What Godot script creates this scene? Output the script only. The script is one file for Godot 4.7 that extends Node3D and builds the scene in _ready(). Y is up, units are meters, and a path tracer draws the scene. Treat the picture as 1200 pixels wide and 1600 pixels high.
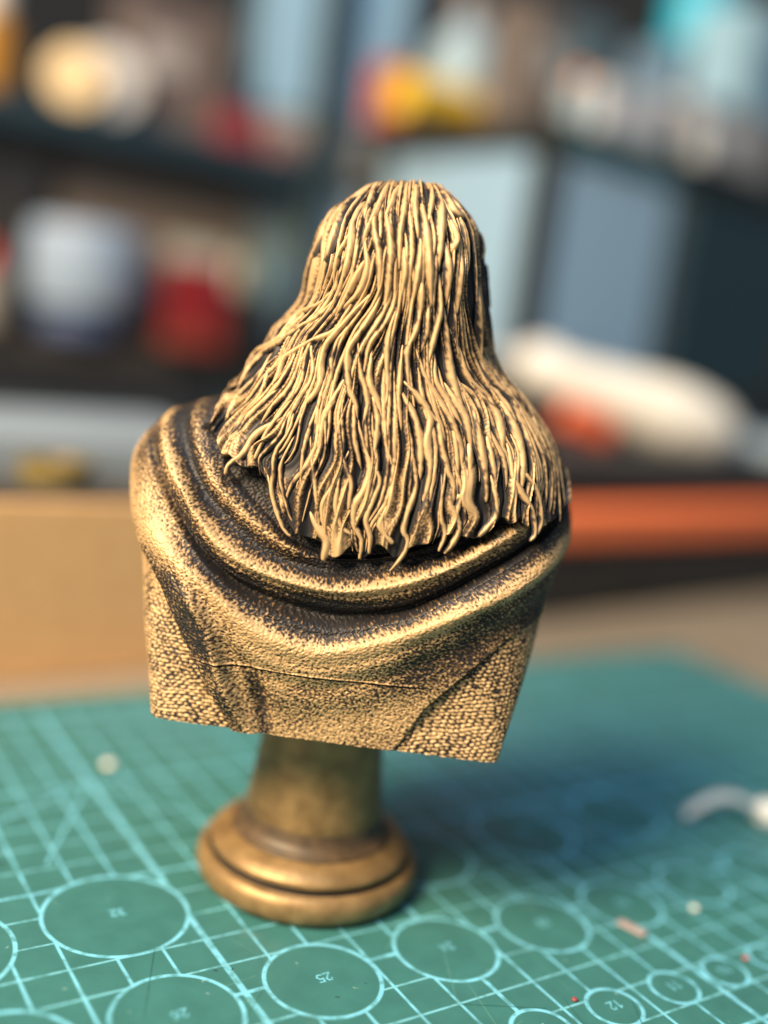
extends Node3D
# All shapes are written in centimetres and committed in metres.
const S := 0.01
var rng := RandomNumberGenerator.new()
var used := {}

# ---------------------------------------------------------------- helpers
func numbered(called: String) -> String:
	var n: int = used.get(called, 0)
	used[called] = n + 1
	return called if n == 0 else "%s_%03d" % [called, n]

func tag(o: Node3D, label: String, category: String, group := "", kind := "") -> Node3D:
	if label != "": o.set_meta("label", label)
	if category != "": o.set_meta("category", category)
	if group != "": o.set_meta("group", group)
	if kind != "": o.set_meta("kind", kind)
	return o

func thing(called: String, label: String, category: String, at := Vector3.ZERO, turn := 0.0, group := "") -> Node3D:
	var o := Node3D.new()
	o.name = numbered(called)
	add_child(o)
	o.position = at * S
	o.rotation_degrees.y = turn
	tag(o, label, category, group)
	return o

func obj(called: String, mesh: Mesh, m: Material, parent: Node3D = null) -> MeshInstance3D:
	var o := MeshInstance3D.new()
	o.mesh = mesh
	o.material_override = m
	if parent == null:
		o.name = numbered(called)
		add_child(o)
	else:
		o.name = called
		parent.add_child(o, true)
	return o

func lin(r: float, g: float, b: float) -> Color:
	return Color(r, g, b).linear_to_srgb()

func paint(c: Color, rough := 0.6, metal := 0.0, spec := 0.5) -> StandardMaterial3D:
	var m := StandardMaterial3D.new()
	m.albedo_color = c.linear_to_srgb()
	m.roughness = rough
	m.metallic = metal
	m.metallic_specular = spec
	return m

func grainy(c: Color, c2: Color, freq: float, rough := 0.6, sd := 1, stretch := Vector3.ONE) -> StandardMaterial3D:
	# paint with a patchy grain, laid on from three sides in the object's own axes
	var m := paint(Color(1, 1, 1), rough)
	var n := FastNoiseLite.new()
	n.seed = sd
	n.frequency = 0.02
	n.fractal_octaves = 5
	var t := NoiseTexture2D.new()
	t.width = 256
	t.height = 256
	t.seamless = true
	t.noise = n
	var g := Gradient.new()
	g.set_color(0, c.linear_to_srgb())
	g.set_color(1, c2.linear_to_srgb())
	t.color_ramp = g
	m.albedo_texture = t
	m.uv1_triplanar = true
	m.uv1_scale = stretch * freq
	return m

func grid(nu: int, nv: int, pos: PackedVector3Array, col := PackedColorArray(), flip := false) -> ArrayMesh:
	# nu columns by nv rows, row after row; seen from outside u runs right and v up (down when flipped)
	var idx := PackedInt32Array()
	idx.resize((nu - 1) * (nv - 1) * 6)
	var k := 0
	for j in nv - 1:
		for i in nu - 1:
			var a := j * nu + i
			var b := a + 1
			var c := a + nu
			var d := c + 1
			if not flip:
				idx[k] = a; idx[k + 1] = c; idx[k + 2] = b
				idx[k + 3] = b; idx[k + 4] = c; idx[k + 5] = d
			else:
				idx[k] = a; idx[k + 1] = b; idx[k + 2] = c
				idx[k + 3] = b; idx[k + 4] = d; idx[k + 5] = c
			k += 6
	var nor := PackedVector3Array()
	nor.resize(nu * nv)
	var sg := -1.0 if flip else 1.0
	for j in nv:
		var j0 := maxi(j - 1, 0) * nu
		var j1 := mini(j + 1, nv - 1) * nu
		for i in nu:
			var i0 := maxi(i - 1, 0)
			var i1 := mini(i + 1, nu - 1)
			nor[j * nu + i] = ((pos[j * nu + i1] - pos[j * nu + i0]).cross(pos[j1 + i] - pos[j0 + i]) * sg).normalized()
	var p2 := PackedVector3Array()
	p2.resize(pos.size())
	for i in pos.size():
		p2[i] = pos[i] * S
	var arr := []
	arr.resize(Mesh.ARRAY_MAX)
	arr[Mesh.ARRAY_VERTEX] = p2
	arr[Mesh.ARRAY_NORMAL] = nor
	arr[Mesh.ARRAY_INDEX] = idx
	if col.size(): arr[Mesh.ARRAY_COLOR] = col
	var m := ArrayMesh.new()
	m.add_surface_from_arrays(Mesh.PRIMITIVE_TRIANGLES, arr)
	return m

func join(meshes: Array) -> ArrayMesh:
	var out := ArrayMesh.new()
	for m in meshes:
		for s in m.get_surface_count():
			out.add_surface_from_arrays(Mesh.PRIMITIVE_TRIANGLES, m.surface_get_arrays(s))
	return out

func lathe(profile: Array, seg := 64) -> ArrayMesh:
	# profile: Vector2(radius, height) from the bottom up; smooth
	var pos := PackedVector3Array()
	for p in profile:
		for i in seg + 1:
			var a := TAU * i / seg
			pos.append(Vector3(sin(a) * p.x, p.y, cos(a) * p.x))
	var m := grid(seg + 1, profile.size(), pos)
	return m

func smooth_profile(keys: Array, steps: int) -> Array:
	var out := []
	for i in keys.size() - 1:
		for k in steps:
			out.append(cr2(keys[maxi(i - 1, 0)], keys[i], keys[i + 1], keys[mini(i + 2, keys.size() - 1)], float(k) / steps))
	out.append(keys[-1])
	return out

func cr2(a: Vector2, b: Vector2, c: Vector2, d: Vector2, t: float) -> Vector2:
	return b.cubic_interpolate(c, a, d, t)

func soft_box(size: Vector3, r: float, st: SurfaceTool = null, at := Transform3D()) -> ArrayMesh:
	# a box with chamfered edges, size in cm, standing on y = 0
	var own := st == null
	if own:
		st = SurfaceTool.new()
		st.begin(Mesh.PRIMITIVE_TRIANGLES)
	var h := size / 2.0
	var c := Vector3(0, h.y, 0)
	var faces := []
	for ax in 3:
		for sg in [-1.0, 1.0]:
			var n := Vector3.ZERO
			n[ax] = sg
			var u := Vector3.ZERO
			u[(ax + 1) % 3] = 1.0
			var v := n.cross(u)
			var q := []
			for k in [Vector2(-1, -1), Vector2(1, -1), Vector2(1, 1), Vector2(-1, 1)]:
				q.append(c + n * h[ax] + u * k.x * (h[(ax + 1) % 3] - r) + v * k.y * (absf(v.dot(h)) - r))
			faces.append([q, n])
	for ax in 3:
		var b := (ax + 1) % 3
		var d := (ax + 2) % 3
		for s1 in [-1.0, 1.0]:
			for s2 in [-1.0, 1.0]:
				var q := []
				for e in [[-1.0, 0], [1.0, 0], [1.0, 1], [-1.0, 1]]:
					var p := Vector3.ZERO
					p[ax] = e[0] * (h[ax] - r)
					p[b] = s1 * (h[b] - (0.0 if e[1] == 0 else r))
					p[d] = s2 * (h[d] - (r if e[1] == 0 else 0.0))
					q.append(c + p)
				var n := Vector3.ZERO
				n[b] = s1
				n[d] = s2
				faces.append([q, n.normalized()])
	for s1 in [-1.0, 1.0]:
		for s2 in [-1.0, 1.0]:
			for s3 in [-1.0, 1.0]:
				var sg := Vector3(s1, s2, s3)
				var q := [c + sg * (h - Vector3(0, r, r)), c + sg * (h - Vector3(r, 0, r)), c + sg * (h - Vector3(r, r, 0))]
				faces.append([q, sg.normalized()])
	for f in faces:
		var q: Array = f[0]
		var n: Vector3 = f[1]
		if (q[1] - q[0]).cross(q[2] - q[0]).dot(n) > 0: q.reverse()
		for k in q.size() - 2:
			for p in [q[0], q[k + 1], q[k + 2]]:
				st.set_normal(at.basis * n)
				st.add_vertex((at * p) * S)
	return st.commit() if own else null

func table(xs: Array, ys: Array, x: float) -> float:
	if x <= xs[0]: return ys[0]
	for i in xs.size() - 1:
		if x < xs[i + 1]:
			var t: float = (x - xs[i]) / (xs[i + 1] - xs[i])
			return lerpf(ys[i], ys[i + 1], t)
	return ys[-1]

func table_s(xs: Array, ys: Array, x: float) -> float:
	# the same, through a cubic
	if x <= xs[0]: return ys[0]
	var n := xs.size()
	for i in n - 1:
		if x < xs[i + 1]:
			var t: float = (x - xs[i]) / (xs[i + 1] - xs[i])
			return cubic_interpolate(ys[i], ys[i + 1], ys[maxi(i - 1, 0)], ys[mini(i + 2, n - 1)], t)
	return ys[-1]

func noise(sd: int, f: float, oct := 1, kind := FastNoiseLite.TYPE_SIMPLEX_SMOOTH) -> FastNoiseLite:
	var n := FastNoiseLite.new()
	n.noise_type = kind
	n.seed = sd
	n.frequency = f
	n.fractal_type = FastNoiseLite.FRACTAL_FBM if oct > 1 else FastNoiseLite.FRACTAL_NONE
	n.fractal_octaves = oct
	return n

# ---------------------------------------------------------------- the scene
func _ready() -> void:
	rng.seed = 7
	camera_and_light()
	setting()
	cutting_mat()
	bust()
	background()
	clutter()
	scraps()

func camera_and_light() -> void:
	var cam := Camera3D.new()
	cam.name = "camera"
	cam.transform = Transform3D(Basis(Vector3(0.99111, 0.13105, -0.02303), Vector3(-0.13306, 0.97615, -0.17153), Vector3(0.0, 0.17307, 0.98491)), Vector3(0.7535, 13.668, 24.773) * S)
	cam.near = 0.01
	cam.far = 20.0
	var att := CameraAttributesPhysical.new()
	att.frustum_focal_length = 24.98
	att.frustum_focus_distance = 0.2225
	att.exposure_aperture = 1.6
	cam.attributes = att
	cam.fov = 51.324
	cam.current = true
	add_child(cam)
	var env := Environment.new()
	env.background_mode = Environment.BG_COLOR
	env.background_color = Color(0.46, 0.53, 0.58)
	env.background_energy_multiplier = 0.74
	env.tonemap_mode = Environment.TONE_MAPPER_LINEAR
	env.tonemap_exposure = 1.15
	env.sdfgi_enabled = true
	env.ssao_enabled = true
	env.ssil_enabled = true
	var we := WorldEnvironment.new()
	we.name = "world"
	we.environment = env
	add_child(we)
	# the warm lamp up on the left, on the camera's side
	var key := AreaLight3D.new()
	key.name = "warm_lamp"
	key.area_size = Vector2(0.45, 0.45)
	key.light_color = Color(1.0, 0.88, 0.70)
	key.light_energy = 3.9
	key.shadow_enabled = true
	key.position = Vector3(-62, 82, 60) * S
	add_child(key)
	key.look_at_from_position(key.position, Vector3(0, 8, 0) * S, Vector3.UP)
	# an added cool fill light overhead, slightly left; no window stands there
	var cool_fill := AreaLight3D.new()
	cool_fill.name = "cool_overhead_fill"
	cool_fill.area_size = Vector2(1.2, 1.0)
	cool_fill.light_color = Color(0.72, 0.87, 1.0)
	cool_fill.light_energy = 1.8
	cool_fill.shadow_enabled = true
	cool_fill.position = Vector3(-30, 190, 50) * S
	add_child(cool_fill)
	cool_fill.look_at_from_position(cool_fill.position, Vector3(0, 10, -40) * S, Vector3.UP)

func setting() -> void:
	var desk := soft_box(Vector3(260, 3, 170), 0.3)
	var d := obj("desk", desk, grainy(Color(0.16, 0.13, 0.10), Color(0.30, 0.25, 0.19), 2.0, 0.55, 3, Vector3(0.4, 1, 3)))
	d.position = Vector3(20, -3.31, -30) * S
	d.rotation_degrees.y = 34.16
	tag(d, "pale greyish wooden desk top under and beyond the cutting mat", "desk", "", "structure")
	var w := obj("wall", soft_box(Vector3(420, 240, 6), 0.2), grainy(Color(0.010, 0.011, 0.013), Color(0.022, 0.024, 0.028), 1.0, 0.8, 4))
	w.position = Vector3(0, -70, -150) * S
	tag(w, "dark wall far behind the shelves", "wall", "", "structure")

# ---------------------------------------------------------------- the cutting mat
const PU := 45.5                # pixels of print per centimetre
const MU := -14.0               # the mat's left and far edges in its own grid
const MV := -16.5
const MW := 45.0
const MD := 30.0
var ink: PackedByteArray
var worn: FastNoiseLite
var iw := 2048
var ih := 1365

func blend(x: int, y: int, c: Color, a: float) -> void:
	var k := (y * iw + x) * 3
	ink[k] = int(lerpf(ink[k], c.r * 255.0, a))
	ink[k + 1] = int(lerpf(ink[k + 1], c.g * 255.0, a))
	ink[k + 2] = int(lerpf(ink[k + 2], c.b * 255.0, a))

func ink_line(a: Vector2, b: Vector2, w: float, c: Color) -> void:
	var p := (a - Vector2(MU, MV)) * PU
	var q := (b - Vector2(MU, MV)) * PU
	var r := w * PU * 0.5
	var d := q - p
	var l2 := maxf(d.length_squared(), 1e-6)
	for y in range(maxi(0, int(minf(p.y, q.y) - r - 1)), mini(ih, int(maxf(p.y, q.y) + r + 2))):
		var x0 := minf(p.x, q.x)
		var x1 := maxf(p.x, q.x)
		if absf(d.y) > 20.0 and absf(d.x) > 1.0:
			var xm := p.x + d.x * clampf((y - p.y) / d.y, 0, 1)
			var sp := absf(d.x / d.y) * (r + 2) + r + 2
			x0 = maxf(x0, xm - sp)
			x1 = minf(x1, xm + sp)
		for x in range(maxi(0, int(x0 - r - 1)), mini(iw, int(x1 + r + 2))):
			var v := Vector2(x + 0.5, y + 0.5) - p
			var t := clampf(v.dot(d) / l2, 0, 1)
			var cov := clampf(r + 0.5 - (v - d * t).length(), 0, 1)
			if cov > 0: blend(x, y, c, cov * c.a * clampf(0.92 + worn.get_noise_2d(x, y) * 0.9, 0.45, 1.0))

func ink_ring(at: Vector2, rad: float, w: float, c: Color, inside: Color) -> void:
	var p := (at - Vector2(MU, MV)) * PU
	var r := rad * PU
	var h := w * PU * 0.5
	for y in range(maxi(0, int(p.y - r - h - 1)), mini(ih, int(p.y + r + h + 2))):
		for x in range(maxi(0, int(p.x - r - h - 1)), mini(iw, int(p.x + r + h + 2))):
			var d := (Vector2(x + 0.5, y + 0.5) - p).length()
			if d < r: blend(x, y, inside, clampf(r - d, 0, 1))
			var cov := clampf(h + 0.5 - absf(d - r), 0, 1)
			if cov > 0: blend(x, y, c, cov * clampf(0.92 + worn.get_noise_2d(x, y) * 0.9, 0.45, 1.0))

const DIGITS := [
	[0.5, 1.6, 0.1, 1.2, 0.1, 0.4, 0.5, 0.0, 0.9, 0.4, 0.9, 1.2, 0.5, 1.6], [0.2, 1.3, 0.55, 1.6, 0.55, 0.0],
	[0.05, 1.2, 0.3, 1.58, 0.7, 1.55, 0.88, 1.15, 0.0, 0.0, 0.95, 0.0], [0.05, 1.5, 0.6, 1.6, 0.85, 1.2, 0.4, 0.85, 0.9, 0.5, 0.6, 0.02, 0.05, 0.1],
	[0.7, 0.0, 0.7, 1.6, 0.0, 0.5, 0.95, 0.5], [0.9, 1.6, 0.15, 1.6, 0.1, 0.9, 0.6, 1.0, 0.9, 0.5, 0.6, 0.02, 0.05, 0.1],
	[0.85, 1.5, 0.4, 1.5, 0.08, 0.9, 0.1, 0.3, 0.5, 0.0, 0.9, 0.35, 0.8, 0.8, 0.4, 0.95, 0.1, 0.6], [0.05, 1.6, 0.9, 1.6, 0.35, 0.0],
	[0.5, 0.85, 0.12, 1.2, 0.5, 1.6, 0.88, 1.2, 0.5, 0.85, 0.05, 0.4, 0.5, 0.0, 0.95, 0.4, 0.5, 0.85], [0.1, 0.1, 0.55, 0.1, 0.92, 0.7, 0.9, 1.3, 0.5, 1.6, 0.1, 1.25, 0.2, 0.8, 0.6, 0.65, 0.9, 1.0]]

func ink_number(text: String, at: Vector2, size: float, c: Color) -> void:
	# the print is read from the far side of the desk: its right is -u, its top is +v
	var w := text.length() * 1.25 - 0.25
	for k in text.length():
		var d: Array = DIGITS[int(text[k])]
		for i in range(0, d.size() - 2, 2):
			var a := Vector2(d[i] + k * 1.25 - w / 2, d[i + 1] - 0.8) * size
			var b := Vector2(d[i + 2] + k * 1.25 - w / 2, d[i + 3] - 0.8) * size
			ink_line(at + Vector2(-a.x, a.y), at + Vector2(-b.x, b.y), size * 0.24, c)

func cutting_mat() -> void:
	worn = noise(33, 0.05, 4)
	var green := lin(0.041, 0.160, 0.162)
	var line := lin(0.18, 0.54, 0.75)
	var thin := lin(0.17, 0.48, 0.62)
	ih = int(MD * PU)
	var im := Image.create_empty(iw, ih, false, Image.FORMAT_RGB8)
	im.fill(green)
	ink = im.get_data()
	for u in range(-13, 31):
		var w := 0.15 if u % 10 == 0 else (0.11 if u % 5 == 0 else 0.075)
		ink_line(Vector2(u, -15.5), Vector2(u, 12.5), w, line)
	for v in range(-15, 13):
		var w := 0.11 if v % 5 == 0 else 0.062
		ink_line(Vector2(-13, v), Vector2(30, v), w, line if v % 5 == 0 else thin)
	# the angle guides
	for a in [[0.0, -10.2, -2.3, -6.2], [0.0, -10.2, 3.2, -5.6], [0.0, -10.2, -7.0, -6.2], [10.0, -15.0, 20.0, -5.0], [10.0, -15.0, 15.8, -5.0], [10.0, -15.0, 27.3, -5.0]]:
		ink_line(Vector2(a[0], a[1]), Vector2(a[2], a[3]), 0.07, line)
	# the circle templates, each with its diameter in millimetres
	for r in [[-1.48, -3.6, 1.6, "32"], [-5.4, -3.5, 1.65, "33"], [2.55, -3.6, 1.55, "31"], [6.7, -3.5, 1.45, "29"], [10.5, -3.6, 1.4, "28"], [14.2, -3.6, 1.35, "27"],
			[-1.53, 0.17, 1.3, "26"], [-4.75, 0.15, 1.35, "27"], [1.71, 0.21, 1.25, "25"], [4.9, 0.26, 1.2, "24"], [7.78, 0.3, 1.13, "22"], [10.45, 0.32, 1.03, "20"], [13.2, 0.3, 0.96, "19"], [15.8, 0.3, 0.9, "18"],
			[7.13, 3.4, 0.61, "12"], [8.97, 3.42, 0.56, "11"], [10.66, 3.46, 0.53, "10"], [5.1, 3.38, 0.66, "13"], [2.9, 3.38, 0.7, "14"], [12.2, 3.46, 0.46, "9"], [13.6, 3.46, 0.41, "8"]]:
		ink_ring(Vector2(r[0], r[1]), r[2], 0.10, line, green)
		ink_number(r[3], Vector2(r[0] + 0.05, r[1] - 0.05), 0.15, line)
	# cuts, specks of dust and paint on the mat
	for k in 260:
		var p := Vector2(rng.randf_range(-13, 20), rng.randf_range(-15, 10))
		var q := p + Vector2(rng.randf_range(-0.05, 0.05), rng.randf_range(-0.05, 0.05))
		var tone := rng.randf()
		ink_line(p, q, rng.randf_range(0.015, 0.05), lin(0.02, 0.05, 0.045) if tone < 0.3 else Color(lin(0.30, 0.42, 0.38), 0.6))
	for k in 170:
		var p := Vector2(rng.randf_range(-13, 20), rng.randf_range(-12, 10))
		ink_line(p, p + Vector2.from_angle(rng.randf() * TAU) * rng.randf_range(0.3, 2.5), rng.randf_range(0.018, 0.034), Color(lin(0.11, 0.27, 0.24) if k % 3 else lin(0.016, 0.07, 0.062), 0.6))
	for k in 26:
		# old stains of glue and paint
		var p := Vector2(rng.randf_range(-12, 18), rng.randf_range(-12, 8))
		for i in 5:
			var q := p + Vector2.from_angle(rng.randf() * TAU) * rng.randf_range(0.05, 0.4)
			ink_line(q, q + Vector2(rng.randf_range(-0.3, 0.3), rng.randf_range(-0.2, 0.2)), rng.randf_range(0.08, 0.4), Color(lin(0.10, 0.20, 0.19) if k % 2 else lin(0.02, 0.085, 0.085), 0.16))
	var m := paint(Color(1, 1, 1), 0.42, 0.0, 0.30)
	m.albedo_texture = ImageTexture.create_from_image(Image.create_from_data(iw, ih, false, Image.FORMAT_RGB8, ink))
	var nt := NoiseTexture2D.new()
	nt.width = 512
	nt.height = 512
	nt.seamless = true
	nt.noise = noise(5, 0.02, 5)
	var g := Gradient.new()
	g.set_color(0, Color(0.90, 0.90, 0.90))
	g.set_color(1, Color(1, 1, 1))
	nt.color_ramp = g
	m.detail_enabled = true
	m.detail_blend_mode = BaseMaterial3D.BLEND_MODE_MUL
	m.detail_albedo = nt
	m.detail_uv_layer = BaseMaterial3D.DETAIL_UV_2
	m.uv2_scale = Vector3(4, 3, 1)
	var rt := NoiseTexture2D.new()
	rt.width = 512
	rt.height = 512
	rt.seamless = true
	rt.noise = noise(9, 0.03, 4)
	var rg := Gradient.new()
	rg.set_color(0, Color(0.34, 0.34, 0.34))
	rg.set_color(1, Color(0.56, 0.56, 0.56))
	rt.color_ramp = rg
	m.roughness = 1.0
	m.roughness_texture = rt
	var t := thing("cutting_mat", "green self-healing cutting mat printed with pale blue grid lines and circles", "cutting mat", Vector3(-0.738, 0, 5.160), 34.1617)
	var body := obj("rubber_sheet", soft_box(Vector3(MW, 0.29, MD), 0.05), paint(Color(0.035, 0.16, 0.125), 0.5), t)
	body.position = Vector3(MU + MW / 2, -0.30, MV + MD / 2) * S
	var st := SurfaceTool.new()
	st.begin(Mesh.PRIMITIVE_TRIANGLES)
	var e := 0.06
	var c := [Vector2(e, e), Vector2(MW - e, e), Vector2(MW - e, MD - e), Vector2(e, MD - e)]
	for k in [0, 1, 2, 0, 2, 3]:
		var v: Vector2 = c[k]
		st.set_normal(Vector3.UP)
		st.set_uv(Vector2(v.x * PU / iw, v.y * PU / ih))
		st.set_uv2(Vector2(v.x / MW, v.y / MD))
		st.add_vertex(Vector3(MU + v.x, 0, MV + v.y) * S)
	obj("printed_face", st.commit(), m, t)

# ---------------------------------------------------------------- the bust
const YT := [4.72, 5.5, 6.4, 7.5, 8.4, 9.3, 9.9, 10.3, 10.7, 11.1, 11.3, 11.45, 11.8, 12.6]
const LT := [-3.72, -3.92, -4.20, -4.50, -4.72, -4.96, -5.06, -5.0, -4.77, -4.33, -3.9, -3.5, -2.5, -1.7]
const RT := [3.96, 4.15, 4.38, 4.62, 4.78, 4.95, 4.98, 4.88, 4.7, 4.3, 3.85, 3.45, 2.8, 2.2]
const ZT := [3.1, 3.1, 3.1, 3.07, 2.98, 2.8, 2.65, 2.52, 2.4, 2.25, 2.15, 2.1, 1.9, 1.5]
const NT := [20.0, 12.0, 7.0, 4.2, 3.7, 3.2, 2.9, 2.7, 2.5, 2.4, 2.4, 2.4, 2.2, 2.0]
# the folds of the cloak, each a line of x, y on its back
const R3 := [-5.22, 9.37, -4.93, 9.02, -4.4, 8.78, -3.48, 8.25, -2.62, 7.79, -1.71, 7.14, -1.03, 6.89, -0.20, 6.81, 1.13, 7.22, 2.44, 7.87, 3.54, 8.47, 4.27, 8.98, 5.02, 9.48]
const V2 := [-4.81, 10.39, -4.3, 9.75, -3.81, 9.2, -3.36, 8.66, -2.78, 8.17, -2.01, 7.65, -1.29, 7.36, -0.33, 7.17, 0.28, 7.26, 1.54, 7.67, 2.40, 8.19, 3.04, 8.64, 3.61, 9.04, 4.17, 9.46, 4.89, 10.05]
const V2T := [-4.6, 10.7, -4.15, 10.0, -3.7, 9.4, -3.1, 8.72, -2.28, 8.14, -1.35, 7.92, -0.33, 7.80, 0.48, 7.80, 1.53, 8.06, 2.41, 8.56, 3.05, 8.99, 3.58, 9.30, 4.1, 9.7]
const R2 := [-4.40, 11.03, -4.2, 10.6, -3.87, 10.05, -3.51, 9.68, -3.2, 9.28, -2.61, 8.73, -1.87, 8.38, -0.92, 8.18, -0.01, 8.13, 0.98, 8.34, 1.87, 8.68, 2.73, 9.16, 3.39, 9.61, 3.88, 9.91]
const V1 := [-4.1, 11.2, -3.85, 10.8, -3.55, 10.25, -3.10, 9.66, -2.43, 9.14, -1.82, 8.76, -1.14, 8.52, -0.01, 8.44, 0.94, 8.60, 1.83, 8.98, 2.58, 9.41, 3.35, 9.99]
const R1 := [-3.66, 11.19, -3.42, 10.63, -3.08, 10.15, -2.70, 9.75, -2.1, 9.36, -1.48, 9.0, -0.8, 8.75, 0.0, 8.62, 1.8, 9.1, 3.4, 10.2]
const INNER := [-2.90, 10.84, -2.65, 10.21, -2.20, 9.81, -1.65, 9.37, -1.18, 8.97, -0.45, 8.75, 0.91, 8.9, 1.80, 9.25, 2.53, 9.8, 3.4, 10.4]
var burlap: FastNoiseLite
var crinkle: FastNoiseLite
var scales: FastNoiseLite
var fine: FastNoiseLite
var patchy: FastNoiseLite
const GOLD := Color(0.51, 0.352, 0.186)
const BRONZE := Color(0.17, 0.105, 0.052)
const BLACK := Color(0.016, 0.016, 0.020)

func along(line: Array, x: float) -> float:
	# the height of a fold at x; past its ends it runs on steeply
	var n := line.size()
	if x <= line[0]: return line[1] + (line[0] - x) * 3.0
	for i in range(0, n - 2, 2):
		if x < line[i + 2]:
			var t: float = (x - line[i]) / (line[i + 2] - line[i])
			return cubic_interpolate(line[i + 1], line[i + 3], line[maxi(i - 1, 1)], line[mini(i + 5, n - 1)], t)
	return line[n - 1] + (x - line[n - 2]) * 1.2

func gold(cover: float, relief: float, x: float, y: float) -> Color:
	# black undercoat with gold dragged over whatever stands proud: a hard-edged, grainy mask
	var k := smoothstep(-0.32, 0.30, cover - 0.5 + relief * 0.55 + fine.get_noise_2d(x * 14.0, y * 14.0) * 0.22 + patchy.get_noise_2d(x, y) * 0.26)
	return BLACK.lerp(BRONZE, minf(k * 2.0, 1.0)).lerp(GOLD, clampf(k * 1.7 - 0.7, 0.0, 1.0))

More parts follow.
